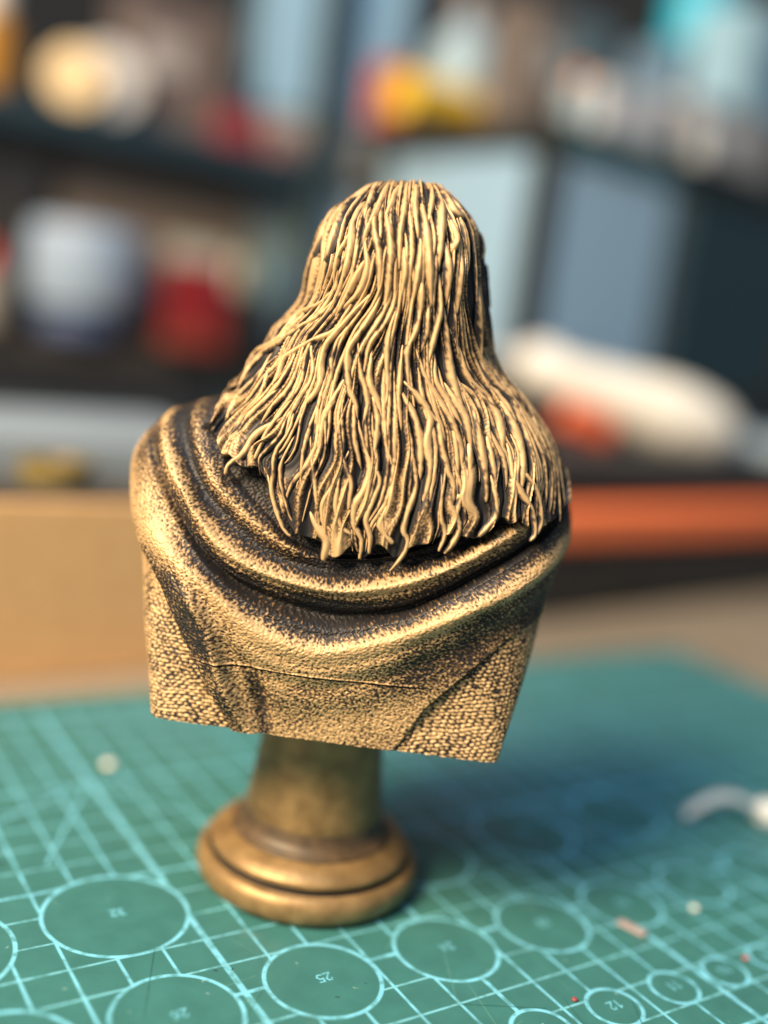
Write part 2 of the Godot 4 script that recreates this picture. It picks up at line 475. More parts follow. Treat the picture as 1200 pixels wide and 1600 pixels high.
func cloak_mesh() -> ArrayMesh:
	var nu := 640
	var nv := 540
	var y0 := 4.72
	var y1 := 12.4
	var pos := PackedVector3Array()
	var col := PackedColorArray()
	pos.resize(nu * nv)
	col.resize(nu * nv)
	# what the folds do in each column of a fine raster of x
	var nx := 520
	var xs0 := -5.4
	var dx := 10.8 / (nx - 1)
	var ys := []
	var ds := []
	var cs := []
	for k in nx:
		var x := xs0 + dx * k
		var left := smoothstep(-2.6, -3.6, x)
		var right := smoothstep(1.0, 3.5, x)
		var r3 := along(R3, x)
		var v2 := along(V2, x)
		var v2t := along(V2T, x)
		var r2 := along(R2, x)
		var v1 := along(V1, x)
		var r1 := along(R1, x)
		var inn := along(INNER, x)
		var r1on := smoothstep(0.2, -1.2, x)
		var r2on := 1.0 - smoothstep(3.75, 4.0, x)
		var list := [
			[3.0, 0.0, 0.72], [r3 - 1.8, lerpf(0.03, -0.02, right), 0.70 - 0.1 * right], [r3 - 0.95, lerpf(0.17, -0.10, right), 0.62 - 0.28 * right], [r3 - 0.40, lerpf(0.36, 0.12, right), 0.74 - 0.34 * right], [r3, 0.46, 1.0],  # under the fold on the right, thinner gold also paints its shade
			[v2, lerpf(0.20, 0.10, left), lerpf(0.20, 0.55, left)], [(v2 + v2t) * 0.5, lerpf(-0.16, -0.16, left), lerpf(0.05, 0.34, left)], [v2t, 0.08, lerpf(0.14, 0.40, left)], [(v2t + r2) * 0.5, 0.22 * r2on, 0.46 * r2on + 0.1], [r2, 0.38 * r2on, 0.90 * r2on],
			[v1, lerpf(-0.10, 0.02, r1on * 0.4), 0.04], [r1, lerpf(-0.16, 0.14, r1on), 0.60 * r1on], [lerpf(r1, inn, 0.55), -0.04, 0.22 * r1on], [inn, -0.18, 0.06], [inn + 0.5, -0.24, 0.10], [inn + 1.6, -0.26, 0.04], [15.0, -0.2, 0.04]]
		var yy := PackedFloat32Array()
		var dd := PackedFloat32Array()
		var cc := PackedFloat32Array()
		var last := -10.0
		for e in list:
			var y: float = maxf(e[0], last + 0.05)
			last = y
			yy.append(y); dd.append(e[1]); cc.append(e[2])
		ys.append(yy); ds.append(dd); cs.append(cc)
	for j in nv:
		var y: float = lerpf(y0, y1, pow(float(j) / (nv - 1), 1.0))
		var l := table_s(YT, LT, y)
		var r := table_s(YT, RT, y)
		var zb := table_s(YT, ZT, y)
		var n := table_s(YT, NT, y)
		var mid := (l + r) / 2
		var hw := (r - l) / 2
		# where the panel of the cloak ends and the rough sleeve starts
		var el := table([4.90, 5.59, 6.21, 6.83, 7.47, 7.95, 8.4, 8.84, 9.4], [-2.01, -2.46, -2.88, -3.26, -3.69, -4.05, -4.5, -4.95, -5.4], y)
		if y < 4.9: el += (4.9 - y) * 0.65
		var er := table([4.72, 4.95, 5.72, 6.51, 7.34, 7.72, 7.82], [1.62, 1.79, 2.18, 2.87, 3.71, 4.28, 5.4], y)
		var p1 := table([4.72, 4.89, 5.32, 5.84, 6.84, 7.52, 8.12], [-1.52, -1.62, -1.92, -2.21, -2.54, -2.97, -3.35], y)
		var p1a := 0.30 * smoothstep(8.3, 7.3, y)
		var v4 := table([4.72, 5.41, 5.82, 6.35], [-1.12, -1.32, -1.45, -1.72], y)
		var v4a := 0.16 * smoothstep(6.6, 5.6, y)
		var seam := 6.22 + 0.012 * sin(y * 9.0)
		for i in nu:
			var a: float = (float(i) / (nu - 1) - 0.5) * PI
			var sa := sin(a)
			var ca := cos(a)
			var rr := pow(pow(absf(sa) / hw, n) + pow(maxf(ca, 0.0) / zb, n), -1.0 / n)
			var px := rr * sa
			var pz := rr * ca
			var x := mid + px
			var xa := x + signf(px) * (zb - pz) * 0.8   # runs on round the sides
			# outward, across the section
			var nx_ := signf(px) * pow(absf(px) / hw, n - 1.0) / hw
			var nz_ := pow(maxf(pz, 0.0) / zb, n - 1.0) / zb
			var nn := Vector2(nx_, nz_).normalized()
			# folds
			var f := clampf((x - xs0) / dx, 0.0, nx - 1.001)
			var k := int(f)
			var yy: PackedFloat32Array = ys[k]
			var m := 0
			while m < yy.size() - 2 and y >= yy[m + 1]: m += 1
			var t := clampf((y - yy[m]) / (yy[m + 1] - yy[m]), 0.0, 1.0)
			t = t * t * (3.0 - 2.0 * t)
			var d := lerpf(ds[k][m], ds[k][m + 1], t)
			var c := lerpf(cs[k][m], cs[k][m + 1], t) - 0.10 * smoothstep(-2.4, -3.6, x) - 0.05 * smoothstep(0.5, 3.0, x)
			var rough := 0.0
			var relief := 0.0
			var inl := smoothstep(el - 0.05, el + 0.05, x)
			var inr := smoothstep(er + 0.05, er - 0.05, x)
			var inside := inl * inr
			if y > 8.8: inside = 1.0
			# the upright fold low on the left and the groove beside it
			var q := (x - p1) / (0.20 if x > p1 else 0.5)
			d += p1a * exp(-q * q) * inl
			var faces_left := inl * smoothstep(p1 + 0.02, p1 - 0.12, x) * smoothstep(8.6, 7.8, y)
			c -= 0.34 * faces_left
			q = (x - v4) / 0.16
			d -= v4a * exp(-q * q)
			c -= 2.6 * v4a * exp(-q * q)
			if inside < 1.0:
				# the sleeve lies lower, in a coarse plain weave
				d = lerpf(-0.16, d, inside)
				var wy := y * 12.5 + crinkle.get_noise_2d(xa * 0.6 + 40.0, y * 0.6) * 0.6
				var wx := xa * 5.8 + crinkle.get_noise_2d(xa * 0.6, y * 0.6) * 0.7
				if x > 0:
					var ox := wx
					wx = (wx * 0.95 + wy * 0.30)
					wy = (wy * 0.95 - ox * 0.34)
				if int(floorf(wy)) % 2 != 0: wx += 0.5
				var gx := wx - floorf(wx) - 0.5
				var gy := wy - floorf(wy) - 0.5
				var bump := (1.0 - 4.0 * gx * gx) * (1.0 - 4.0 * gy * gy)
				bump = pow(maxf(bump, 0.0), 0.38) + fine.get_noise_2d(xa * 8.0, y * 8.0) * 0.42
				rough += (1.0 - inside) * 0.045 * (bump - 0.6)
				relief += (1.0 - inside) * (bump - 0.76 + patchy.get_noise_2d(xa * 3.0, y * 3.0) * 0.25) * 2.6
				c = lerpf(0.62, c, inside)
				var edge := minf(absf(x - el), absf(x - er))
				c -= (1.0 - inside) * 0.35 * smoothstep(0.16, 0.0, edge)
			if inside > 0.0:
				# the cloak itself: a felted crinkle of short ridges
				var w1 := 1.0 - absf(scales.get_noise_2d(xa * 8.5, y * 12.5)) * 2.6
				var w2 := fine.get_noise_2d(xa * 9.0 + 70.0, y * 12.0)
				var wv := w1 * 0.6 + w2 * 0.8
				rough += inside * 0.015 * wv
				relief += inside * (wv - 0.26) * 0.62
			# the line where the print was paused
			if absf(y - seam) < 0.06 and x > -3.0 and x < 2.6:
				var e := (y - seam) / 0.016
				var on := smoothstep(-3.0, -2.7, x) * smoothstep(2.6, 1.6, x)
				rough += on * (0.030 * exp(-(e - 1.2) * (e - 1.2)) - 0.035 * exp(-(e + 0.8) * (e + 0.8)))
				c -= 0.5 * on * exp(-(e + 0.8) * (e + 0.8))
				c += 0.3 * on * exp(-(e - 1.2) * (e - 1.2))
			d *= lerpf(0.35, 1.0, smoothstep(4.7, 5.7, y))
			var o := d + rough
			pos[j * nu + i] = Vector3(x + nn.x * (d * 0.2 + rough), y, pz + nn.y * o)
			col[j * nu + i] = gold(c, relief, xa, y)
	var back := grid(nu, nv, pos, col)
	# the front and the cut underside, plainer
	var fu := 90
	var fv := 60
	var fp := PackedVector3Array()
	var fc := PackedColorArray()
	for j in fv:
		var y := lerpf(y0, y1, float(j) / (fv - 1))
		var l := table_s(YT, LT, y)
		var r := table_s(YT, RT, y)
		for i in fu:
			var a := (float(i) / (fu - 1) - 0.5) * PI
			var p := pos[clampi(roundi(float(j) / (fv - 1) * (nv - 1)), 0, nv - 1) * nu + (nu - 1 if i < fu / 2 else 0)]
			var hw := (r - l) / 2
			var x := (l + r) / 2 - sin(a) * hw * 1.0
			var z := -cos(a) * table_s(YT, ZT, y) * 0.95 + 0.12 * sin(x * 3.0 + y * 1.7) * cos(a)
			if i == 0 or i == fu - 1: fp.append(p)
			else: fp.append(Vector3(x, y, z))
			fc.append(gold(0.6, fine.get_noise_2d(x * 9, y * 9), x, y))
	var front := grid(fu, fv, fp, fc)
	var st := SurfaceTool.new()
	st.begin(Mesh.PRIMITIVE_TRIANGLES)
	var rim := []
	for i in range(0, nu, 3): rim.append(pos[i])
	for i in fu: rim.append(fp[i])
	for i in rim.size():
		for p in [Vector3(0, y0, 0), rim[i], rim[(i + 1) % rim.size()]]:
			st.set_normal(Vector3.DOWN)
			st.set_color(Color(0.30, 0.20, 0.09))
			st.add_vertex(p * S)
	return join([back, front, st.commit()])

# guide strands of the hair, crown to hem, across the back from left to right
const GUIDES := [
	[Vector3(-0.59, 16.55, 0.40), Vector3(-1.37, 15.82, 0.30), Vector3(-1.69, 14.91, 0.30), Vector3(-1.81, 13.90, 0.30), Vector3(-2.30, 13.19, 0.40), Vector3(-2.77, 12.41, 0.60), Vector3(-3.11, 11.80, 0.80), Vector3(-3.21, 11.24, 1.69)],
	[Vector3(-0.44, 16.56, 0.71), Vector3(-0.95, 15.76, 1.47), Vector3(-1.20, 14.89, 1.71), Vector3(-1.33, 13.96, 1.68), Vector3(-1.79, 13.20, 1.70), Vector3(-2.31, 12.30, 1.73), Vector3(-2.69, 11.43, 1.85), Vector3(-2.97, 10.73, 2.2)],
	[Vector3(-0.30, 16.59, 0.80), Vector3(-0.65, 15.75, 1.76), Vector3(-0.80, 14.85, 2.10), Vector3(-0.89, 13.98, 2.12), Vector3(-1.36, 13.12, 2.11), Vector3(-1.81, 12.12, 2.21), Vector3(-2.24, 11.2, 2.35), Vector3(-2.5, 10.38, 2.6)],
	[Vector3(-0.15, 16.62, 0.85), Vector3(-0.36, 15.77, 1.93), Vector3(-0.43, 14.88, 2.31), Vector3(-0.51, 14.03, 2.34), Vector3(-0.89, 13.05, 2.38), Vector3(-1.28, 11.94, 2.53), Vector3(-1.59, 10.95, 2.70), Vector3(-1.72, 10.12, 2.8)],
	[Vector3(-0.01, 16.64, 0.88), Vector3(-0.10, 15.79, 2.01), Vector3(-0.13, 14.92, 2.41), Vector3(-0.15, 14.07, 2.45), Vector3(-0.41, 12.99, 2.53), Vector3(-0.71, 11.77, 2.74), Vector3(-0.93, 10.41, 2.98), Vector3(-1.10, 9.2, 3.05)],
	[Vector3(0.12, 16.66, 0.90), Vector3(0.11, 15.82, 2.04), Vector3(0.16, 14.95, 2.44), Vector3(0.19, 14.05, 2.49), Vector3(0.00, 12.91, 2.59), Vector3(-0.15, 11.58, 2.85), Vector3(-0.28, 10.12, 3.10), Vector3(-0.33, 8.92, 3.14)],
	[Vector3(0.26, 16.68, 0.90), Vector3(0.31, 15.84, 2.05), Vector3(0.39, 14.98, 2.45), Vector3(0.45, 14.02, 2.50), Vector3(0.41, 12.84, 2.60), Vector3(0.41, 11.40, 2.90), Vector3(0.35, 10.08, 3.13), Vector3(0.39, 8.98, 3.18)],
	[Vector3(0.43, 16.70, 0.90), Vector3(0.53, 15.87, 2.04), Vector3(0.65, 15.02, 2.44), Vector3(0.78, 14.06, 2.48), Vector3(0.87, 12.90, 2.57), Vector3(1.00, 11.48, 2.89), Vector3(1.06, 10.05, 3.15), Vector3(1.10, 9.06, 3.20)],
	[Vector3(0.59, 16.71, 0.88), Vector3(0.76, 15.90, 2.01), Vector3(0.95, 15.06, 2.38), Vector3(1.13, 14.11, 2.40), Vector3(1.33, 12.95, 2.46), Vector3(1.59, 11.55, 2.83), Vector3(1.76, 10.27, 3.10), Vector3(1.81, 9.32, 3.17)],
	[Vector3(0.76, 16.72, 0.84), Vector3(1.03, 15.95, 1.91), Vector3(1.26, 15.11, 2.25), Vector3(1.50, 14.16, 2.24), Vector3(1.83, 13.01, 2.21), Vector3(2.24, 11.75, 2.63), Vector3(2.54, 10.48, 2.94), Vector3(2.60, 9.66, 3.05)],
	[Vector3(0.91, 16.72, 0.78), Vector3(1.33, 16.01, 1.72), Vector3(1.64, 15.18, 1.97), Vector3(1.89, 14.22, 1.94), Vector3(2.25, 13.05, 1.85), Vector3(2.84, 11.93, 2.29), Vector3(3.26, 10.94, 2.61), Vector3(3.37, 9.96, 2.85)],
	[Vector3(1.06, 16.71, 0.67), Vector3(1.64, 16.02, 1.37), Vector3(1.97, 15.18, 1.55), Vector3(2.21, 14.27, 1.51), Vector3(2.54, 13.21, 1.40), Vector3(3.29, 12.23, 1.81), Vector3(3.89, 11.23, 2.15), Vector3(4.09, 9.98, 2.55)],
	[Vector3(1.17, 16.71, 0.40), Vector3(1.95, 16.09, 0.30), Vector3(2.32, 15.23, 0.30), Vector3(2.56, 14.19, 0.30), Vector3(2.80, 13.22, 0.40), Vector3(3.76, 12.27, 0.60), Vector3(4.45, 11.44, 0.80), Vector3(4.86, 10.33, 1.30)]]
const HU := 420
const HV := 340
var hair_at := PackedVector3Array()
var hair_out := PackedVector3Array()

func guide(j: int, i: int) -> Vector3:
	# past the silhouettes the guides come round the front, mirrored
	var a: Array
	if j < 0: a = GUIDES[-j]
	elif j > 12: a = GUIDES[24 - j]
	else: a = GUIDES[j]
	if i >= a.size(): return a[-1] * 2.0 - a[-2]
	var p: Vector3 = a[maxi(i, 0)]
	if i == -1: p = Vector3(0.33 + (p.x - 0.33) * 0.75, p.y + 0.02, -0.25 - p.z * 0.4)
	if i == -2: p = Vector3(0.33 + (p.x - 0.33) * 0.6, p.y - 0.25, -1.0)
	if j < 0 or j > 12: p.z = 0.7 - p.z
	return p

func cr(a: Vector3, b: Vector3, c: Vector3, d: Vector3, t: float) -> Vector3:
	return b.cubic_interpolate(c, a, d, t)

func hair_surface() -> void:
	var lines := []
	for j in range(-2, 15):
		var l := PackedVector3Array()
		for r in HV:
			var f := float(r) / (HV - 1) * 8.0 - 1.0
			var i := mini(int(floorf(f)), 6)
			l.append(cr(guide(j, i - 1), guide(j, i), guide(j, i + 1), guide(j, i + 2), f - i))
		lines.append(l)
	hair_at.resize(HU * HV)
	hair_out.resize(HU * HV)
	for r in HV:
		for k in HU:
			var f := float(k) / (HU - 1) * 12.0
			var j := mini(int(f), 11)
			hair_at[r * HU + k] = cr(lines[j + 1][r], lines[j + 2][r], lines[j + 3][r], lines[j + 4][r], f - j)
	for r in HV:
		for k in HU:
			var a := hair_at[r * HU + mini(k + 1, HU - 1)] - hair_at[r * HU + maxi(k - 1, 0)]
			var b := hair_at[maxi(r - 1, 0) * HU + k] - hair_at[mini(r + 1, HV - 1) * HU + k]
			hair_out[r * HU + k] = a.cross(b).normalized()

func on_hair(u: float, v: float, from: PackedVector3Array) -> Vector3:
	var fu := clampf(u, 0.0, 1.0) * (HU - 1)
	var fv := clampf(v, 0.0, 1.0) * (HV - 1)
	var i := mini(int(fu), HU - 2)
	var j := mini(int(fv), HV - 2)
	var a := from[j * HU + i].lerp(from[j * HU + i + 1], fu - i)
	var b := from[(j + 1) * HU + i].lerp(from[(j + 1) * HU + i + 1], fu - i)
	return a.lerp(b, fv - j)

var wave: FastNoiseLite
var strands: FastNoiseLite

func sway(u: float, v: float) -> float:
	# how far the strands swing sideways, alike for neighbours
	return wave.get_noise_2d(u * 2.2, v * 2.6) * 0.045 * smoothstep(0.05, 0.3, v) + wave.get_noise_2d(u * 5.0 + 50.0, v * 7.0) * 0.013 * smoothstep(0.1, 0.4, v)

func hair_mesh() -> ArrayMesh:
	var pos := PackedVector3Array()
	var col := PackedColorArray()
	pos.resize(HU * (HV + 6))
	col.resize(HU * (HV + 6))
	for r in HV:
		var v := float(r) / (HV - 1)
		for k in HU:
			var u := float(k) / (HU - 1)
			var su := u + sway(u, v)
			var p := hair_at[r * HU + k]
			var s1 := 1.0 - absf(strands.get_noise_2d(su * 34.0, v * 2.6)) * 2.4
			var s2 := 1.0 - absf(strands.get_noise_2d(su * 70.0 + 300.0, v * 4.0)) * 2.4
			var low := smoothstep(0.45, 0.85, v)
			var h := s1 * lerpf(0.05, 0.085, low) + s2 * 0.042
			var down := Vector3(0, -1, 0.1) * (wave.get_noise_2d(su * 15.0, 3.0) * 0.2) * smoothstep(0.8, 1.0, v)
			pos[r * HU + k] = p + hair_out[r * HU + k] * (h - 0.05) + down
			col[r * HU + k] = gold(0.20 + 0.20 * low + 0.36 * smoothstep(0.42, 0.15, u) * smoothstep(0.7, 0.4, v) + 0.35 * patchy.get_noise_2d(p.x * 1.6 + 9.0, p.y * 0.9) + 0.7 * smoothstep(0.16, 0.13, v), (s1 - 0.4) * 0.9 + s2 * 0.3, p.x, p.y)
	# the hem turns under
	for e in 6:
		var r := HV + e
		for k in HU:
			var b := pos[(HV - 1) * HU + k]
			var o := hair_out[(HV - 1) * HU + k]
			pos[r * HU + k] = b - o * 0.14 * (e + 1) + Vector3(0, 0.04 * (1.0 - absf(e - 1.0)), 0)
			col[r * HU + k] = BLACK
	var back := grid(HU, HV + 6, pos, col, true)
	# round the front
	var fu := 60
	var fp := PackedVector3Array()
	var fc := PackedColorArray()
	var r0 := HV / 8
	for r in range(r0, HV, 4):
		for k in fu:
			var kk := clampi(roundi((1.0 - float(k) / (fu - 1)) * (HU - 1)), 0, HU - 1)
			var p := pos[r * HU + kk]
			if k > 0 and k < fu - 1: p.z = -0.3 - p.z * 0.9
			fp.append(p)
			fc.append(col[r * HU + kk])
	var front := grid(fu, fp.size() / fu, fp, fc, true)
	# the crown closes
	var st := SurfaceTool.new()
	st.begin(Mesh.PRIMITIVE_TRIANGLES)
	for k in HU - 1:
		var a := pos[r0 * HU + k]
		var b := pos[r0 * HU + k + 1]
		a.z = -0.3 - a.z * 0.9
		b.z = -0.3 - b.z * 0.9
		for p in [pos[k], a, pos[k + 1], pos[k + 1], a, b]:
			st.set_normal(Vector3.UP)
			st.set_color(Color(0.35, 0.23, 0.1))
			st.add_vertex(p * S)
	return join([back, front, st.commit()])

# the strands that stand out, each a run of places on the hair (across from left to right, down from crown to hem) and its width
const STRANDS := [
	{w = 0.24, p = [0.054, 0.197, 0.088, 0.264, 0.096, 0.347, 0.096, 0.414]},
	{w = 0.24, p = [0.013, 0.218, 0.042, 0.297, 0.042, 0.377, 0.025, 0.444]},
	{w = 0.18, p = [0.159, 0.209, 0.172, 0.276, 0.192, 0.335, 0.197, 0.393, 0.184, 0.460, 0.172, 0.515]},
	{w = 0.14, p = [0.159, 0.322, 0.146, 0.372, 0.146, 0.418]},
	{w = 0.18, p = [0.151, 0.126, 0.205, 0.192, 0.213, 0.234]},
	{w = 0.18, p = [0.297, 0.146, 0.289, 0.218, 0.259, 0.289, 0.251, 0.314]},
	{w = 0.12, p = [0.418, 0.163, 0.385, 0.218, 0.364, 0.238]},
	{w = 0.14, p = [0.523, 0.146, 0.515, 0.230, 0.494, 0.301, 0.498, 0.385]},
	{w = 0.20, p = [0.372, 0.251, 0.410, 0.301, 0.431, 0.351, 0.431, 0.414, 0.427, 0.485]},
	{w = 0.16, p = [0.268, 0.226, 0.305, 0.289, 0.351, 0.351, 0.372, 0.406, 0.377, 0.473]},
	{w = 0.15, p = [0.272, 0.347, 0.301, 0.397, 0.293, 0.448, 0.272, 0.485, 0.238, 0.515]},
	{w = 0.16, p = [0.264, 0.402, 0.234, 0.460, 0.222, 0.515]},
	{w = 0.16, p = [0.611, 0.163, 0.603, 0.222, 0.615, 0.272]},
	{w = 0.14, p = [0.531, 0.368, 0.540, 0.410, 0.527, 0.452]},
	{w = 0.14, p = [0.632, 0.339, 0.619, 0.389, 0.598, 0.444, 0.586, 0.477]},
	{w = 0.20, p = [0.665, 0.230, 0.674, 0.301, 0.674, 0.368, 0.674, 0.435, 0.674, 0.481]},
	{w = 0.14, p = [0.757, 0.167, 0.711, 0.238]},
	{w = 0.20, p = [0.808, 0.184, 0.774, 0.255, 0.749, 0.322, 0.732, 0.381]},
	{w = 0.10, p = [0.711, 0.259, 0.715, 0.318, 0.699, 0.368]},
	{w = 0.18, p = [0.824, 0.280, 0.828, 0.318, 0.808, 0.343]},
	{w = 0.18, p = [0.774, 0.360, 0.770, 0.414, 0.757, 0.460]},
	{w = 0.16, p = [0.833, 0.381, 0.816, 0.431, 0.795, 0.490]},
	{w = 0.20, p = [0.854, 0.188, 0.866, 0.234, 0.904, 0.243]},
	{w = 0.20, p = [0.983, 0.301, 0.971, 0.335]},
	{w = 0.16, p = [0.628, 0.460, 0.623, 0.498]},
	{w = 0.14, p = [0.184, 0.460, 0.167, 0.506, 0.146, 0.556, 0.109, 0.607, 0.079, 0.657, 0.050, 0.699, 0.042, 0.749, 0.046, 0.828]},
	{w = 0.14, p = [0.142, 0.473, 0.113, 0.515, 0.067, 0.552, 0.067, 0.603, 0.063, 0.657, 0.021, 0.711, 0.038, 0.782]},
	{w = 0.14, p = [0.046, 0.536, 0.042, 0.586, 0.021, 0.623, 0.025, 0.657]},
	{w = 0.11, p = [0.264, 0.473, 0.255, 0.540, 0.247, 0.586, 0.192, 0.623, 0.146, 0.669, 0.134, 0.695, 0.151, 0.749, 0.138, 0.808, 0.105, 0.883]},
	{w = 0.13, p = [0.339, 0.481, 0.293, 0.523, 0.264, 0.573, 0.247, 0.623, 0.259, 0.665, 0.285, 0.711, 0.272, 0.757, 0.276, 0.787]},
	{w = 0.11, p = [0.314, 0.531, 0.297, 0.569, 0.280, 0.607, 0.289, 0.653, 0.310, 0.686, 0.310, 0.732]},
	{w = 0.15, p = [0.385, 0.485, 0.368, 0.536, 0.343, 0.586, 0.331, 0.623, 0.356, 0.665, 0.381, 0.695, 0.414, 0.715, 0.427, 0.736]},
	{w = 0.11, p = [0.368, 0.615, 0.397, 0.649, 0.435, 0.682, 0.452, 0.703, 0.452, 0.728]},
	{w = 0.13, p = [0.431, 0.628, 0.444, 0.665, 0.481, 0.690, 0.502, 0.711]},
	{w = 0.11, p = [0.205, 0.644, 0.243, 0.682, 0.255, 0.715, 0.243, 0.753]},
	{w = 0.10, p = [0.188, 0.669, 0.197, 0.703, 0.201, 0.749, 0.188, 0.795, 0.184, 0.833]},
	{w = 0.08, p = [0.117, 0.690, 0.109, 0.732, 0.126, 0.774, 0.130, 0.808, 0.109, 0.874]},
	{w = 0.07, p = [0.084, 0.720, 0.096, 0.770, 0.096, 0.824]},
	{w = 0.13, p = [0.075, 0.791, 0.063, 0.849, 0.067, 0.916]},
	{w = 0.14, p = [0.042, 0.866, 0.025, 0.929, 0.008, 0.979]},
	{w = 0.08, p = [0.213, 0.707, 0.222, 0.749, 0.213, 0.803]},
	{w = 0.11, p = [0.351, 0.695, 0.343, 0.724, 0.331, 0.762]},
	{w = 0.11, p = [0.490, 0.452, 0.477, 0.502, 0.444, 0.552, 0.410, 0.590, 0.414, 0.636]},
	{w = 0.13, p = [0.498, 0.506, 0.485, 0.548, 0.490, 0.594, 0.502, 0.632, 0.515, 0.674, 0.510, 0.699]},
	{w = 0.14, p = [0.623, 0.464, 0.619, 0.510, 0.603, 0.552, 0.573, 0.594, 0.577, 0.632, 0.586, 0.665]},
	{w = 0.14, p = [0.657, 0.515, 0.649, 0.556, 0.636, 0.582]},
	{w = 0.14, p = [0.724, 0.452, 0.715, 0.506, 0.686, 0.556, 0.665, 0.598, 0.653, 0.628]},
	{w = 0.21, p = [0.732, 0.531, 0.728, 0.586, 0.728, 0.632, 0.736, 0.678, 0.745, 0.724]},
	{w = 0.15, p = [0.757, 0.565, 0.774, 0.598, 0.782, 0.636, 0.803, 0.665, 0.841, 0.695, 0.841, 0.736]},
	{w = 0.19, p = [0.912, 0.473, 0.895, 0.531, 0.891, 0.569, 0.879, 0.611]},
	{w = 0.11, p = [0.615, 0.607, 0.644, 0.649, 0.682, 0.686, 0.711, 0.720]},
	{w = 0.11, p = [0.678, 0.619, 0.678, 0.653, 0.707, 0.690, 0.728, 0.724]},
	{w = 0.19, p = [0.870, 0.628, 0.879, 0.661, 0.908, 0.703, 0.916, 0.732, 0.937, 0.770]},
	{w = 0.11, p = [0.766, 0.669, 0.791, 0.686, 0.799, 0.715, 0.803, 0.728]},
	{w = 0.11, p = [0.879, 0.699, 0.891, 0.728, 0.895, 0.757]},
	{w = 0.10, p = [0.552, 0.611, 0.552, 0.649, 0.552, 0.682, 0.561, 0.715]},
	{w = 0.13, p = [0.590, 0.669, 0.628, 0.690, 0.661, 0.715]},
	{w = 0.11, p = [0.833, 0.598, 0.845, 0.636, 0.858, 0.674]},
	{w = 0.07, p = [0.226, 0.766, 0.218, 0.812, 0.209, 0.866, 0.209, 0.912, 0.205, 0.967, 0.205, 0.987]},
	{w = 0.12, p = [0.159, 0.791, 0.138, 0.858, 0.134, 0.912, 0.113, 0.954]},
	{w = 0.13, p = [0.213, 0.841, 0.184, 0.895, 0.176, 0.958, 0.155, 1.013, 0.155, 1.042]},
	{w = 0.08, p = [0.247, 0.782, 0.259, 0.833, 0.247, 0.908, 0.255, 0.971, 0.264, 1.013, 0.293, 1.021, 0.326, 1.013]},
	{w = 0.07, p = [0.272, 0.870, 0.268, 0.925, 0.280, 0.958, 0.305, 0.975, 0.326, 0.983]},
	{w = 0.08, p = [0.305, 0.753, 0.305, 0.803, 0.310, 0.849, 0.322, 0.895]},
	{w = 0.09, p = [0.322, 0.824, 0.343, 0.858, 0.364, 0.891, 0.381, 0.929, 0.393, 0.962]},
	{w = 0.12, p = [0.347, 0.724, 0.335, 0.762, 0.339, 0.799, 0.347, 0.824]},
	{w = 0.09, p = [0.385, 0.741, 0.381, 0.778, 0.393, 0.812, 0.402, 0.841]},
	{w = 0.09, p = [0.418, 0.824, 0.406, 0.862, 0.389, 0.904, 0.397, 0.941, 0.423, 0.958]},
	{w = 0.13, p = [0.452, 0.762, 0.494, 0.808, 0.494, 0.849, 0.473, 0.895, 0.477, 0.937, 0.498, 0.971, 0.498, 1.013]},
	{w = 0.10, p = [0.506, 0.808, 0.527, 0.833, 0.519, 0.874, 0.506, 0.921, 0.519, 0.962, 0.519, 1.000]},
	{w = 0.09, p = [0.418, 0.862, 0.423, 0.904, 0.444, 0.941, 0.469, 0.958]},
	{w = 0.10, p = [0.418, 0.736, 0.435, 0.774, 0.456, 0.799]},
	{w = 0.16, p = [0.385, 0.958, 0.414, 0.983, 0.414, 1.021]},
	{w = 0.14, p = [0.473, 0.695, 0.494, 0.724, 0.498, 0.770]},
	{w = 0.09, p = [0.247, 0.992, 0.272, 1.021, 0.305, 1.021, 0.331, 1.013]},
	{w = 0.10, p = [0.548, 0.895, 0.540, 0.929, 0.556, 0.954]},
	{w = 0.11, p = [0.427, 0.824, 0.452, 0.849, 0.456, 0.883]},
	{w = 0.15, p = [0.573, 0.686, 0.603, 0.715, 0.623, 0.753, 0.628, 0.803, 0.628, 0.820]},
	{w = 0.16, p = [0.611, 0.682, 0.653, 0.715, 0.644, 0.762, 0.653, 0.803, 0.649, 0.845, 0.640, 0.870]},
	{w = 0.12, p = [0.678, 0.720, 0.682, 0.766, 0.695, 0.816, 0.707, 0.854, 0.703, 0.908, 0.703, 0.950]},
	{w = 0.15, p = [0.678, 0.682, 0.711, 0.728, 0.728, 0.778, 0.728, 0.812]},
	{w = 0.18, p = [0.724, 0.686, 0.749, 0.724, 0.753, 0.762]},
	{w = 0.18, p = [0.778, 0.715, 0.778, 0.770, 0.778, 0.824, 0.778, 0.874, 0.778, 0.912]},
	{w = 0.13, p = [0.749, 0.795, 0.745, 0.824]},
	{w = 0.20, p = [0.816, 0.690, 0.845, 0.732, 0.841, 0.774, 0.833, 0.803]},
	{w = 0.18, p = [0.879, 0.728, 0.883, 0.782, 0.874, 0.845, 0.866, 0.895]},
	{w = 0.12, p = [0.812, 0.778, 0.824, 0.828, 0.824, 0.874]},
	{w = 0.21, p = [0.921, 0.720, 0.933, 0.774, 0.937, 0.812, 0.933, 0.828]},
	{w = 0.14, p = [0.958, 0.762, 0.967, 0.803, 0.946, 0.849]},
	{w = 0.13, p = [0.845, 0.816, 0.841, 0.887, 0.862, 0.933, 0.891, 0.971, 0.900, 1.017, 0.891, 1.033]},
	{w = 0.13, p = [0.870, 0.887, 0.904, 0.937, 0.916, 0.992, 0.908, 1.017]},
	{w = 0.11, p = [0.795, 0.887, 0.803, 0.967, 0.787, 0.996, 0.770, 1.017]},
	{w = 0.08, p = [0.519, 0.732, 0.531, 0.770, 0.548, 0.795]},
